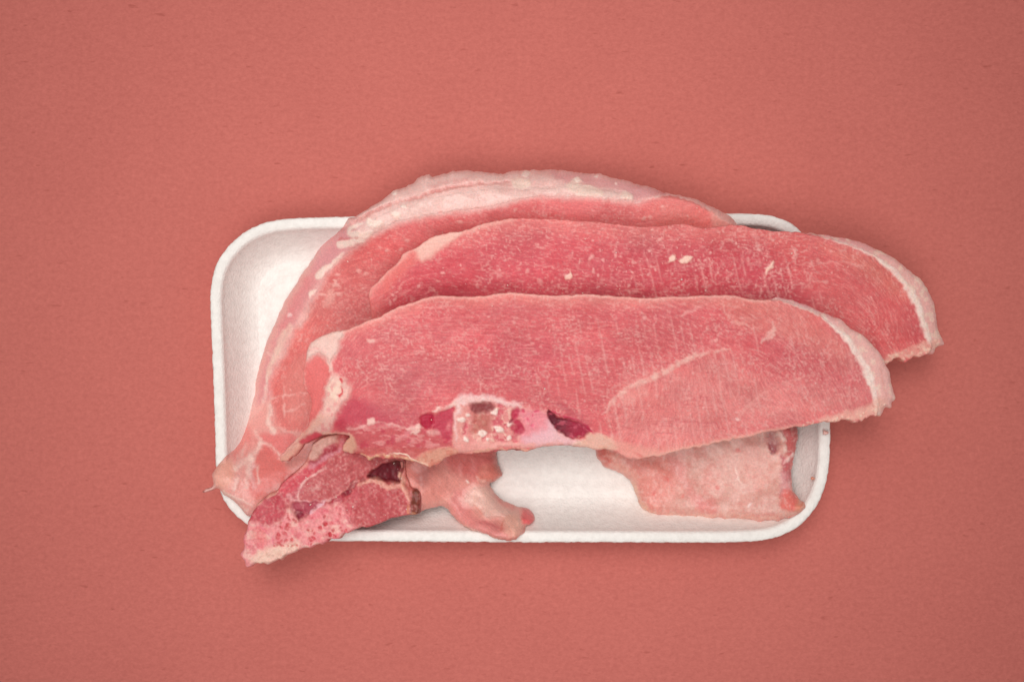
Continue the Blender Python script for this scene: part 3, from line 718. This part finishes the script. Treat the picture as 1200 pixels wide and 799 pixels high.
# brown vessel
ptD.mix(pD.line([(487.5,574),(488,586),(486.5,600)], [7,11,9], 3), (112,54,36), 0.92, h=1, wet=.4)
ptD.mix(pD.line([(480,588),(480,600),(486,602)], 3, 2.5), (222,150,110), 0.8)
fe = fbm(U / 2.6, V / 2.6, 6, 2)
ptD.mix(sstep(0.52, 0.85, fe) * (1 - cav), (240,178,168), 0.26); ptD.mix(sstep(0.48, 0.15, fe), (168,48,62), 0.22)
relD = (fbm(U / 12, V / 12, 11, 3) - 0.5) * 4 + bone * (fbm(U / 4, V / 4, 12, 3) - .5) * 2.5
zD = tps([(286,650,66),(330,655,66),(300,600,72),(340,560,62),(365,525,66),(385,515,70),(400,510,66),(450,510,46),(495,530,26),(492,600,38),(440,612,54),(400,628,62),(420,570,48),(470,560,36),(340,620,68)])
meat_piece(rootD, 'flap', pF, outF, zF, 24, 14.0, ptF, relF, midf=0.06, mat=M_FAT,
           parts=[('fat_lump', pF.blob([(543,585),(550,574),(562,568),(574,572),(579,582),(590,592),(606,599),(612,612),(604,622),(594,614),(588,603),(572,604),(562,596),(550,590)], 3) > .5, M_FAT, 0.2, 'flap')])
meat_piece(rootD, 'muscle', pD, outD, zD, 30, 3.0 + 6 * sstep(466, 476, pD.U) * sstep(575, 565, pD.V), ptD, relD, midf=0.3,
           parts=[('bone', bone > .5, M_BONE, 0.3), ('vessel', pD.line([(487.5,574),(488,586),(486.5,600)], [7,11,9], 3) > .5, M_MEAT, 0.3, 'muscle'), ('blood_clot', cav > .55, M_MEAT, 0.1, 'muscle'), ('side_muscle', (lefm > .5) & (bone < .4), M_MEAT, 0.1)])
crystals(rootD, pD, scatter(pD, 14, (300,530,485,615), 0.6, 1.4, 41), 42)

# ------------------------------------------------------------------ B: middle slice
pB = Patch((428, 250, 1110, 490))
U, V = pB.U, pB.V
outB = [(434,362),(432.8,348),(435,337),(444.6,329.5),(451,321),(460,313),(467.5,306.5),(472,298),(488,290),(507,278),(524,273),(542,271),(559,265),(576,260),(601,256.8),(638,257),(680,259),(730,264),(755,266),
 (775,264.5),(800,262.5),(822,267),(842,265),(865,264),(880,267.5),(905,270.5),(942,273),(955,274.5),(980,278),(1005.5,283.7),(1023.5,291.5),(1046,303),(1062,316),(1079,329),(1086.6,342),(1092,353),(1094.5,366),
 (1097,384),(1101,395),(1104,402.5),(1095,409),(1091,415),(1082,417.5),(1066,420),(1057,422.5),(1048,421),(1037,426),(1010,436),(960,452),(880,468),(760,476),(640,474),(540,466),(470,440),(440,400)]
outB = ragged(spline(outB), lambda u, v: 0.9 + 2.4 * ((v > 396) & (u > 1030)), 13, 6)
ptB = Paint(pB, (203,84,88))
# red core, rim painted paler where the upper edge catches light
dB = pB.dist(outB, 60, True, False)[0]
ptB.mix(sstep(30, 2, dB + 8 * (fbm(U / 20, V / 14, 3, 2) - .5)), (224,122,114), 0.75)
ptB.mix(pB.blob([(540,300),(700,290),(860,300),(960,330),(930,360),(700,360),(500,360),(460,340)], 22), (200,70,84), 0.45)
ptB.mix(pB.blob([(900,280),(1000,295),(1060,330),(1075,380),(1060,410),(1000,420),(960,380),(930,320)], 26), (219,104,98), 0.6)
ptB.mix(pB.blob([(960,290),(1010,300),(1050,325),(1062,350),(1040,345),(1000,315)], 12), (226,130,112), 0.6)
angB = 0.15 + 0.7 * sstep(560, 440, U) * -1 + 0.9 * sstep(930, 1060, U)
sawm = sstep(700, 780, U) * sstep(1010, 930, U) * sstep(285, 320, V)
relB = muscle_texture(ptB, pB, angB, 51, 0.045, 0.42, 0.42, sawm, 10.0, 0.24)
fr = sstep(0.56, 0.78, fbm(U / 3.2, V / 3.2, 5, 2)) * sstep(0.38, 0.62, fbm(U / 34, V / 26, 6, 2)) * sstep(560, 650, U) * sstep(960, 880, U)
ptB.mix(fr, (240,176,166), 0.24, h=0.3)
ptB.mix(pB.line([(436,345),(445,331),(466,308),(490,290),(520,276),(560,266),(600,258)], [7,9,9,14,14,8,4], 8), (238,176,160), 0.7)
ptB.mix(pB.blob([(488,293),(508,280),(540,272),(536,280),(520,292),(505,304),(490,306)], 4), (239,190,172), 0.85, h=.8)
ptB.mix(pB.blob([(448,330),(468,310),(486,296),(490,305),(470,325),(452,345)], 5), (228,116,108), 0.7)
ptB.mix(pB.blob([(437,360),(437,340),(448,332),(450,345),(442,365)], 4), (226,120,116), 0.6)
# right-hand fat and skin edge
cutB = [(940,272),(953,276),(976,282),(1005,293),(1025,304),(1045,320),(1060,338),(1070,356),(1078,378),(1086,402)]
skinB = pB.blob(cutB + [(1090,420),(1120,420),(1120,380),(1090,310),(1040,280),(980,262),(940,262)], 3.2)
ptB.mix(skinB, (233,178,166), 0.9)
ptB.mix(skinB * sstep(1060, 1000, U), (220,146,142), 0.7)
ptB.mix(pB.line(cutB[1:], [1.5,2,3,5,8,8,6], 4), (246,218,202), 0.85, h=0.8)
ptB.mix(skinB * sstep(0.5, 0.7, fbm(U / 6, V / 6, 15, 2)), (240,205,182), 0.6)
ptB.mix(pB.line([(1036,422),(1055,415),(1075,408),(1095,402)], [6,10,12,10], 5), (234,168,150), 0.8)
ptB.mix(sstep(0.5, 0.72, fbm(U / 3.5, V / 3.5, 9, 2)) * pB.line([(1036,424),(1055,418),(1075,412),(1098,404)], 14, 4), (242,196,172), 0.8, h=.8)
# pale tendon marks
for l, wd in (([(879,275),(883,282),(886,292),(893,300),(902,302)], 3), ([(902,308),(898,313),(895,320),(894,326)], [2,4,2]), ([(918,313),(922,318),(926,322)], 3), ([(940,328),(955,330),(970,331)], 2.5), ([(916,336),(935,333),(950,338)], 2),
              ([(925,288),(930,298),(928,306)], 3), ([(950,310),(985,308),(1010,315)], 2)):
    ptB.mix(pB.line(l, wd, 3.0, .1), (240,180,168), 0.42, h=.3)
for k in range(9):
    a = 0.25 * k
    ptB.mix(pB.line([(985 + 7 * k, 330 + 3 * k), (1000 + 6 * k, 345 + 5 * k), (1010 + 4 * k, 365 + 6 * k)], 1.6, 1.6, .25), (236,150,140), 0.3)
for b in ([(782,303),(788,299),(791,303),(788,308),(783,309)], [(794,306),(800,302),(812,303),(806,308),(798,309)], [(900,311),(904,306),(903,313),(897,317),(894,324),(894,316)], [(662,323),(668,319),(670,325),(663,328)]):
    ptB.mix(pB.blob(b, 1.2), (246,206,184), 0.95, h=1.2)
zB = tps([(436,345,78),(500,285,90),(600,260,95),(700,262,97),(800,266,95),(870,270,82),(600,400,66),(480,420,54),(760,420,66),(960,280,65),(1050,305,60),(1095,360,48),(1100,402,42),(1040,425,54),(960,440,60),(880,400,68)])
dn = lambda u, v: 0.25 + 0.75 * sstep(560, 720, u) * sstep(960, 860, u)
specks(ptB, pB, scatter(pB, 330, (445,265,1060,352), 0.7, 2.6, 61, dn) + [(664,323,4),(655,336,4),(618,318,3),(585,323,4),(520,321,3.6),(693,303,3.6),(678,308,2.6),(694,318,2.6),(762,314,3),(720,300,2.4),(458,354,4),(464,351,3),
       (500,300,3),(560,336,3),(632,330,3),(700,322,2.6),(742,310,2.6)], (244,190,178), 0.62, 9)
rootB = empty('meat_slice', 770, 370, 60, 'middle meat slice, bright red and frosty, its fat-edged right end jutting past the tray', 'meat slice', 'meat slices fanned on the foam tray')
r_B = 1.8 + 18 * skinB
meat_piece(rootB, 'muscle', pB, outB, zB, 36, r_B, ptB, relB, midf=0.45 + 0.3 * skinB, parts=[('skin', skinB > .5, M_FAT, 0.2)])
crystals(rootB, pB, scatter(pB, 36, (445,265,1060,352), 0.4, 1.2, 63, dn), 62)

# ------------------------------------------------------------------ C: front slice, on top
pC = Patch((324, 336, 1056, 554))
U, V = pC.U, pC.V
outC = [(360.5,411),(365,402),(377.5,394),(395,387.5),(410,385),(430,376),(445,371),(462,361.5),(480,355),(495,350),(510,346.3),(537,347),(562,347),(580,344.3),(605,342.8),(627,345),(655,346),(687,344.8),(717,346.5),
 (755,349),(780,347.8),(805,347),(843,345.5),(860,346),(871,349.5),(890,351),(903,351),(909,348.5),(930,353),(949,360),(966,368),(984,375),(998,386.5),(1011,394),(1021,403.5),(1031,415),(1036,427),(1041,436),(1044,452),
 (1048,466),(1043,471),(1042,476.5),(1036,479),(1030,486),(1021,486.5),(1011,490.5),(1000,493.5),(986,493.5),(980,496),(972,494),(955,495.5),(940,500),(930,500),(908,505),(900,505),(880,511),(860,515),(830,521),(805,526),
 (785,531),(762,535),(750,537.5),(737,537.5),(727,533),(717,528),(708,526),(698,527),(688,524.5),(675,523),(653,521.8),(630,524.5),(617,528),(594,527),(581,528),(572,529),(547,533),(540,532),(524,537),(515,542.5),(505,547.5),
 (495,543.5),(487,540.5),(472.5,538),(453,536.8),(440,537),(432,539),(425,532),(418,531),(405,530.5),(401.5,526),(406,516),(410,510.5),(402,508.8),(383,509),(372,513),(358,522),(350,533),(341,538),(331,541),(329,535),(338,524),(354,506),(362,496),
 (364,485),(366,472),(364,462),(358,455),(356,436),(359.5,421)]
def ampC(u, v): return 0.8 + 2.6 * sstep(955, 985, u) * sstep(465, 478, v) + 0.9 * (v > 515) * (u > 740) + 1.0 * (v > 520) * (u < 620)
outC = ragged(spline(outC), ampC, 17, 6)
ptC = Paint(pC, (215,100,101))
dC = pC.dist(outC, 60, True, False)[0]
ptC.mix(sstep(21, 1, dC + 6 * (fbm(U / 24, V / 12, 3, 2) - .5)) * sstep(420, 380, V), (226,134,122), 0.7)  # light caught along the upper edge, painted as a paler band
ptC.mix(pC.blob([(740,440),(840,415),(960,430),(1010,450),(1000,485),(900,500),(790,528),(735,535),(716,500),(718,465)], 20), (229,134,127), 0.85)
ptC.mix(sstep(26, 3, dC) * sstep(500, 520, V + (U - 860) * 0.12) * sstep(700, 730, U), (229,146,132), 0.75)
ptC.mix(pC.blob([(845,350),(905,355),(960,378),(1000,420),(980,440),(920,400),(860,380)], 10), (226,130,118), 0.65)
ptC.mix(pC.blob([(870,410),(930,405),(985,425),(1000,455),(940,450),(880,440)], 16), (209,84,90), 0.6)
ptC.mix(pC.blob([(560,400),(640,395),(660,430),(600,450),(555,440)], 20), (205,84,94), 0.45)
ptC.mix(pC.blob([(455,430),(560,420),(660,470),(690,500),(640,480),(540,462),(470,470)], 18), (203,100,102), 0.6)
angC = np.arctan2((V - 640) * -1.0, (U - 560) * 0 + 260) * 0 + (U - 520) / 900.0
angC = angC - 0.9 * sstep(470, 400, U) + 0.75 * sstep(860, 1000, U)
low = pC.blob([(716,500),(722,464),(765,442),(808,420),(855,410),(900,440),(880,480),(800,528),(737,536)], 10)
angC = angC * (1 - low) + (math.pi / 2 + 0.5 - 0.9 * sstep(720, 860, U)) * low
sawC = (sstep(600, 700, U) * sstep(980, 900, U) * 0.9 + 0.25) * sstep(365, 385, V)
relC = muscle_texture(ptC, pC, angC, 71, 0.045, 0.38, 0.36, sawC, 10.5, 0.20)
fr = sstep(0.58, 0.8, fbm(U / 3.4, V / 2.6, 6, 2)) * sstep(0.42, 0.66, fbm(U / 36, V / 24, 8, 2)) * sstep(12, 26, dC)
ptC.mix(fr, (238,176,166), 0.12, h=0.25)
wr = np.abs(fbm(U / 42 + 0.4 * fbm(U / 20, V / 20, 2, 2), V / 5.0, 10, 2) - 0.5)
ptC.mix(sstep(0.05, 0.0, wr) * sstep(10, 22, dC) * sstep(420, 460, U) * sstep(900, 820, U), (190,60,76), 0.28, h=-0.3)
for k in range(13):
    ptC.mix(pC.line([(905 + 5 * k, 405 + 2.2 * k), (930 + 4.5 * k, 412 + 3.5 * k), (950 + 4 * k, 428 + 4.2 * k)], 1.5, 1.5, .3), (196,66,78) if k % 2 else (236,150,140), 0.32)
# tendon seams
ptC.mix(pC.line([(719,520),(716,508),(712.6,492),(713,477),(722.6,463),(740,452.6),(765,441),(787.6,430),(807.7,419),(830,412.6),(853,409)], [1,1.5,2,3,5,6,5.5,5,4,3,1.5], 4.5), (241,188,172), 0.72, h=.4)
ptC.mix(pC.line([(725,470),(742,462),(760,452)], 12, 12, .2), (236,160,148), 0.5)
ptC.mix(pC.line([(862,488),(875,475),(893,460),(924,446),(953,438)], [3,3,2.5,2,1.5], 4, .05), (240,168,156), 0.5)
ptC.mix(pC.dot(862.5, 489, 2.2), (246,200,188), .8)
ptC.mix(pC.line([(846,350),(845,362),(855,375),(868,380)], [1.5,2,3,3], 2.5), (238,166,152), 0.6)
ptC.mix(pC.line([(890,401),(898,394),(905,388),(902,378)], [2,7,6,2], 4), (240,182,168), 0.75, h=.4)
ptC.mix(pC.line([(790,372),(812,362),(830,355)], 3, 3, .2), (238,170,160), 0.55)
# left: fat knob, side muscle, fat seam
ptC.mix(pC.blob([(366,421),(376,415),(385,423),(388.5,436),(383.5,450),(379,470),(372,489),(362,503),(352,512),(358,490),(362,470),(354,455),(353,432)], 2.2), (226,110,104), 0.95)
ptC.mix(pC.line([(359,425),(357,440),(359,454)], 5, 4), (232,150,138), 0.7)
ptC.mix(pC.blob([(359,413),(365,402),(378,393),(396,386),(405,386),(402,398),(397,412),(391,424),(389,432),(384,421),(376,415),(366,420),(360,422)], 4.5), (238,198,182), 0.9, h=.8)
ptC.mix(pC.line([(364,410),(374,409),(384,412)], 3, 3), (232,160,152), 0.6)
ptC.mix(pC.line([(388,422),(390,434),(391,446)], 5, 2.5), (238,184,170), 0.9)
ptC.mix(pC.blob([(387,444),(394,438),(402,441),(410,449),(412,460),(404,472),(398,482),(392,496),(384,508),(368,508),(362,505),(372,492),(380,474),(384,456)], 4), (238,186,170), 0.95, h=.8)
ptC.mix(pC.blob([(388,448),(398,446),(402,460),(395,468),(387,462)], 4), (242,208,184), 0.8)
ptC.mix(sstep(0.5, 0.75, fbm(U / 4, V / 6, 4, 2)) * pC.blob([(385,450),(405,452),(398,480),(388,505),(372,505),(380,478)], 4), (226,128,128), 0.55)
ptC.mix(pC.line([(401,445),(403,453),(404,460),(400,463)], 1.8, 1.4), (212,60,64), 0.9)
ptC.mix(pC.dot(402, 445, 2, 1), (208,48,58), .9)
ptC.mix(pC.line([(378,488),(364,504),(350,518),(334,536)], [8,9,9,8], 5), (236,178,158), 0.9)
ptC.mix(pC.line([(366,512),(352,524),(334,538)], [3,7,8], 5), (235,174,150), 0.7, h=.3)
ptC.mix(pC.blob([(352,518),(362,508),(378,506),(384,508),(370,515),(357,521)], 2), (208,68,82), 0.9)
# lower left: deep red muscle, stringy strip, orange fat fringe
ptC.mix(pC.blob([(392,497),(400,480),(412,466),(432,470),(455,488),(480,497),(500,494),(494,505),(450,500),(420,497),(405,503)], 7), (192,52,74), 0.75)
ptC.mix(pC.line([(430,478),(460,485),(495,488)], 14, 14, .1), (192,84,94), 0.5)
strip = pC.blob([(408,505),(430,498),(470,500),(495,503),(530,505),(530,520),(545,522),(545,530),(510,540),(470,537),(430,537),(412,525)], 3)
ptC.mix(strip, (204,92,94), 0.9)
ptC.mix(strip * sstep(0.45, 0.7, fbm(U / 9, V / 3.5, 7, 3)), (232,152,146), 0.7, h=.4)
ptC.mix(strip * sstep(0.6, 0.72, fbm(U / 6, V / 6, 13, 2)), (196,54,78), 0.6)
ptC.mix(strip * sstep(520, 528, V) * sstep(545, 500, U), (196,96,86), 0.6)
ptC.mix(pC.line([(408,502),(422,500),(445,494),(470,499),(495,499)], 3, 3), (238,176,166), 0.65)
for b in ([(432,491),(440,490),(440,495),(432,495)], [(482,506),(490,500),(493,503),(486,509)], [(478,500),(492,497),(494,499),(480,504)]): ptC.mix(pC.blob(b, 1.5), (244,200,184), 0.85, h=.8)
ptC.mix(pC.blob([(402,527),(404,515),(411,508),(416,512),(418,524),(414,531),(406,531)], 2.5), (231,184,152), 0.75, h=1.0)
ptC.mix(pC.line([(380,507),(395,507),(410,508)], 4, 3), (238,190,166), 0.8)
ptC.mix(pC.line([(424,532),(434,537),(450,533),(470,535),(488,539),(504,546)], [4,5,3,3,4,5], 2.5), (233,178,142), 0.85, h=.8)
ptC.mix(pC.blob([(487,540),(498,530),(515,524),(535,523),(540,529),(524,536),(510,544),(503,547)], 3), (226,168,140), 0.75, h=1.0)
ptC.mix(sstep(0.5, .7, fbm(U / 5, V / 5, 3, 2)) * pC.blob([(487,540),(498,530),(515,524),(535,523),(540,529),(524,536),(510,544),(503,547)], 3), (206,112,92), 0.6)
ptC.mix(pC.line([(455,531),(475,532),(492,540),(503,546)], 1.6, 1.2), (246,214,190), 0.85, h=.8)
# the bone
pC.warp(4.0, 9.0, 5)
boneC = pC.blob([(533,468),(545,465),(556,466),(580,468),(606,473),(628,477),(645,484),(652,500),(664,510),(684,518),(688,523),(650,522),(600,523),(560,528),(534,526),(530,505),(531,482)], 2)
ptC.mix(boneC, (232,156,144), 0.97, h=.6)
ptC.mix(pC.line([(537,516),(534,500),(536,484),(538,470),(556,467),(580,469),(606,474)], [1,2,6,15,8,9,7], 6), (246,210,202), 0.75, h=.4)
sponge = pC.blob([(546,478),(558,472),(580,472),(604,477),(614,486),(611,502),(600,516),(572,519),(549,514),(541,502),(545,490)], 3.5)
ptC.mix(sponge, (226,138,132), 0.75, h=-0.9)
ptC.mix(sponge * sstep(0.5, 0.72, fbm(U / 5, V / 5, 8, 3)), (240,188,168), 0.8, h=.8)
ptC.mix(sponge * sstep(0.52, 0.68, fbm(U / 6, V / 6, 1, 3)), (200,52,80), 0.62, h=-.6)
ptC.mix(pC.blob([(552,475),(560,472),(574,472),(578,478),(572,484),(556,485)], 3), (128,36,42), 0.9, h=-2.2)
ptC.mix(pC.blob([(553,486),(575,487),(576,498),(568,508),(556,506),(552,496)], 5), (184,94,80), 0.75, h=-1)
for (u_, v_, r_) in ((579.5,483,4.2),(564,506,5),(583.6,502,5),(598,495,4),(597,513.5,3.4),(547.5,487,2.8),(541.5,492,3.6),(572,514,2.4),(549,512,3)):
    ptC.mix(pC.dot(u_, v_, r_ * .95, 1.2), (248,220,204), 0.9, h=1.4)
ptC.mix(pC.blob([(603,480),(612,478),(628,478),(642,484),(648,498),(642,512),(612,517),(608,505),(613,495)], 5), (234,134,144), 0.8)
ptC.mix(pC.blob([(640,490),(648,492),(656,506),(672,516),(686,521),(655,520),(620,518),(612,512),(630,505),(638,500)], 6), (237,190,192), 0.75, h=.3)
ptC.mix(pC.line([(560,520),(600,520),(640,519),(660,519)], 5, 3), (238,168,156), 0.75)
for (u_, v_, r_, s_, c_) in ((607,500,6,1.3,(180,14,60)),(603,484,5.5,1.4,(188,22,66)),(600,492,3,1,(150,40,60)),(612,480,2.6,1,(206,50,84)),(630,480,3,.8,(214,60,96)),(617,490,1.6,1,(222,80,110)),(625,486,1.4,1,(222,80,110)),(622,497,1.3,1,(224,90,118)),(604,515,2.5,.6,(220,90,100))):
    ptC.mix(pC.dot(u_, v_, r_, 1.6, s_), c_, 0.85, h=-.8, wet=.15)
pC.warp(2.2, 6.0, 3)
pocket = pC.blob([(642,480),(649,485.5),(660,489),(680,495),(691.5,503),(686,509.8),(673,513.3),(660,508),(649,500.5),(643.5,490)], 1.8)
ptC.mix(pocket, (160,22,56), 0.95, h=-3.5, wet=.15)
ptC.mix(pocket * sstep(676, 650, U + 6 * (fbm(U / 5, V / 5, 2, 2) - .5)), (88,22,36), 0.85, h=-2)
ptC.mix(pocket * sstep(0.52, 0.7, fbm(U / 5, V / 4, 4, 2)), (206,88,104), 0.6)
ptC.mix(pC.line([(646,481),(662,487),(682,494),(693,504)], 2, 1.6), (200,44,84), 0.8)
ptC.mix(pC.line([(650,470),(668,482),(690,498)], 8, 8, .15), (188,84,92), 0.5)
# left chamber of the bone
ptC.mix(pC.blob([(508,488),(520,480),(531,476),(531,500),(528,516),(512,508),(507,497)], 2.5), (193,56,78), 0.88, h=-1.5)
ptC.mix(pC.blob([(494,487),(502,483),(509,486.5),(509,496),(501,502),(495,497)], 1.8), (178,14,54), 0.95, h=-2, wet=.15)
ptC.mix(pC.line([(508,482),(520,477),(534,472)], [2,5,5], 2.5), (243,196,182), 0.85, h=.6)
ptC.mix(pC.blob([(500,504),(514,503),(516,508),(504,509)], 2), (236,170,160), 0.7)
ptC.mix(pC.dot(526, 498, 3, 2, 1.6), (226,130,130), 0.7)
ptC.mix(pC.line([(488,498),(480,506),(470,512)], 6, 5, .2), (232,140,140), 0.6)
# crust under the bone, yellow fat
ptC.mix(pC.line([(545,531),(570,527),(600,525.5),(620,526.5),(645,522),(668,522)], [5,4,3,4,3,2], 2), (226,160,138), 0.85)
cr_ = sstep(0.48, 0.62, fbm(U / 5, V / 3, 5, 2))
ptC.mix(cr_ * pC.line([(575,529),(600,527),(620,527.5),(645,523),(672,522.5)], 3.5, 1.6), (140,62,62), 0.8)
ptC.mix(pC.blob([(668,520),(682,514),(692,506),(706,508),(718,514),(724,524),(714,528),(698,526),(682,524)], 2.6), (231,190,166), 0.75, h=.6)
ptC.mix(sstep(.5, .7, fbm(U / 6, V / 4, 3, 2)) * pC.blob([(668,520),(692,506),(718,514),(724,524),(700,526)], 3), (226,164,138), 0.5)
ptC.mix(pC.blob([(718,512),(740,520),(770,528),(755,537),(738,537),(722,528)], 5), (235,160,144), 0.75)
ptC.mix(pC.line([(733,527),(745,530),(752,536)], 3, 3, .2), (222,112,104), 0.6)
# right-hand fat edge
cutC = [(903,350),(918,353),(938,360),(960,371),(980,388),(996,406),(1008,426),(1018,450),(1024,470),(1026,484)]
skinC = pC.blob(cutC + [(1034,492),(1060,492),(1060,440),(1036,400),(990,366),(940,344),(903,344)], 3.2)
ptC.mix(skinC, (234,180,168), 0.9)
ptC.mix(skinC * sstep(1000, 940, U), (220,150,150), 0.75)
ptC.mix(skinC * sstep(0.5, 0.72, fbm(U / 7, V / 7, 11, 2)), (238,204,182), 0.6)
ptC.mix(pC.line(cutC, [1,2,2.5,3.5,5.5,8,9,7,4], 4), (246,219,203), 0.88, h=.8)
ptC.mix(pC.line([(1028,430),(1034,455),(1036,475)], 2, 2, .2), (222,150,134), 0.5)
ptC.mix(pC.line([(960,492),(985,488),(1010,482),(1030,472)], [6,12,14,14], 6), (236,176,156), 0.8)
ptC.mix(sstep(0.48, 0.7, fbm(U / 3.5, V / 3.5, 9, 2)) * pC.line([(940,498),(985,492),(1010,488),(1034,478)], [5,9,12,12], 4), (243,204,180), 0.8, h=1)
ptC.mix(sstep(6, 1, dC) * sstep(415, 380, V) * sstep(910, 890, U), (240,184,168), 0.55)  # thin lit line on the upper edge, put into the colour
ptC.mix(sstep(6, 1, dC) * sstep(490, 505, V) * sstep(740, 770, U), (241,190,168), 0.6)
ptC.mix(pC.blob([(434,397),(439,396),(440,400),(434,401)], 1.6), (242,186,172), 0.8)
zC = tps([(361,410,112),(395,387,118),(462,361,122),(600,344,126),(720,347,126),(840,346,122),(909,349,112),(998,387,100),(1044,452,90),(1030,486,84),(972,494,76),(880,511,66),(740,537,58),(640,522,64),(505,547,78),(430,538,84),
          (332,538,66),(350,515,82),(356,436,108),(600,430,98),(760,440,94),(900,430,94)])
specks(ptC, pC, scatter(pC, 210, (400,352,960,520), 0.7, 2.2, 81) + [(478,397,2.6),(434,399,3.4),(604,373,3),(603,378,2),(497,408,2.4),(723,391,2.2),(793,389,2.4),(840,393,3),(837,398,2.4),(726,420,2.4),(768,463,2.4),(784,446,2.6),(690,372,2),(755,373,2.2)], (244,186,174), 0.5, 10)
rootC = empty('meat_slice', 690, 440, 80, 'topmost front meat slice, with sawn bone and dark blood pockets along its lower edge', 'meat slice', 'meat slices fanned on the foam tray')
r_C = 1.6 + 19 * skinC
side = pC.blob([(366,421),(376,415),(385,423),(388.5,436),(383.5,450),(379,470),(372,489),(362,503),(352,512),(358,490),(362,470),(354,455),(353,432)], 2.2) > .5
knob = pC.blob([(359,413),(365,402),(378,393),(396,386),(405,386),(402,398),(397,412),(391,424),(389,432),(384,421),(376,415),(366,420),(360,422)], 2.5) > .5
seam = pC.blob([(387,444),(394,438),(402,441),(410,449),(412,460),(404,472),(398,482),(392,496),(384,508),(368,508),(362,505),(372,492),(380,474),(384,456)], 3) > .5
thC = 36 - 22 * pC.blob([(330,545),(345,515),(375,505),(405,515),(415,540),(380,545)], 22, False) - 8 * pC.blob([(410,520),(520,525),(545,545),(500,560),(420,555)], 24, False)
meat_piece(rootC, 'muscle', pC, outC, zC, lambda u, v: thC, r_C, ptC, relC, midf=0.45 + 0.3 * skinC,
           parts=[('skin', skinC > .5, M_FAT, 0.2), ('bone', (boneC > .5) & (pocket < .5), M_BONE, 0.25), ('blood_pocket', pocket > .6, M_MEAT, 0.15, 'bone'), ('blood_clot', pC.blob([(494,487),(502,483),(509,486.5),(509,496),(501,502),(495,497)], 1.8) > .6, M_MEAT, 0.1, 'muscle'), ('side_muscle', side, M_MEAT, 0.2),
                  ('fat_knob', knob & ~side, M_FAT, 0.25), ('fat_seam', seam & ~side & ~knob, M_FAT, 0.2)])
crystals(rootC, pC, scatter(pC, 14, (400,352,960,520), 0.4, 1.1, 83), 82)

# ------------------------------------------------------------------ crumbs on the tray rim
def crumb(u, v, z, r, label, seed, colr):
    pK = Patch((int(u - 3 * r - 3), int(v - 3 * r - 3), int(u + 3 * r + 3), int(v + 3 * r + 3)))
    pt = Paint(pK, colr); t = np.linspace(0, 2 * math.pi, 14, endpoint=False)
    rg = np.random.default_rng(seed); rr = r * rg.uniform(.7, 1.3, 14)
    root = empty('meat_crumb', u, v, z, label, 'crumb')
    meat_piece(root, 'crumb', pK, spline(np.stack([u + rr * np.cos(t), v + rr * np.sin(t) * .8], 1), 1.0), lambda a, b: a * 0 + z, r * 1.2, r, pt, pK.U * 0, gap=0.1, mind=1.0)
crumb(952.5, 560.5, 57.5, 2.4, 'tiny reddish crumb at the inner edge of the right tray rim', 4, (222,150,124))
crumb(967, 507, 61, 3.4, 'pale pink shred on the right rim of the tray below the front slice', 5, (236,190,176))
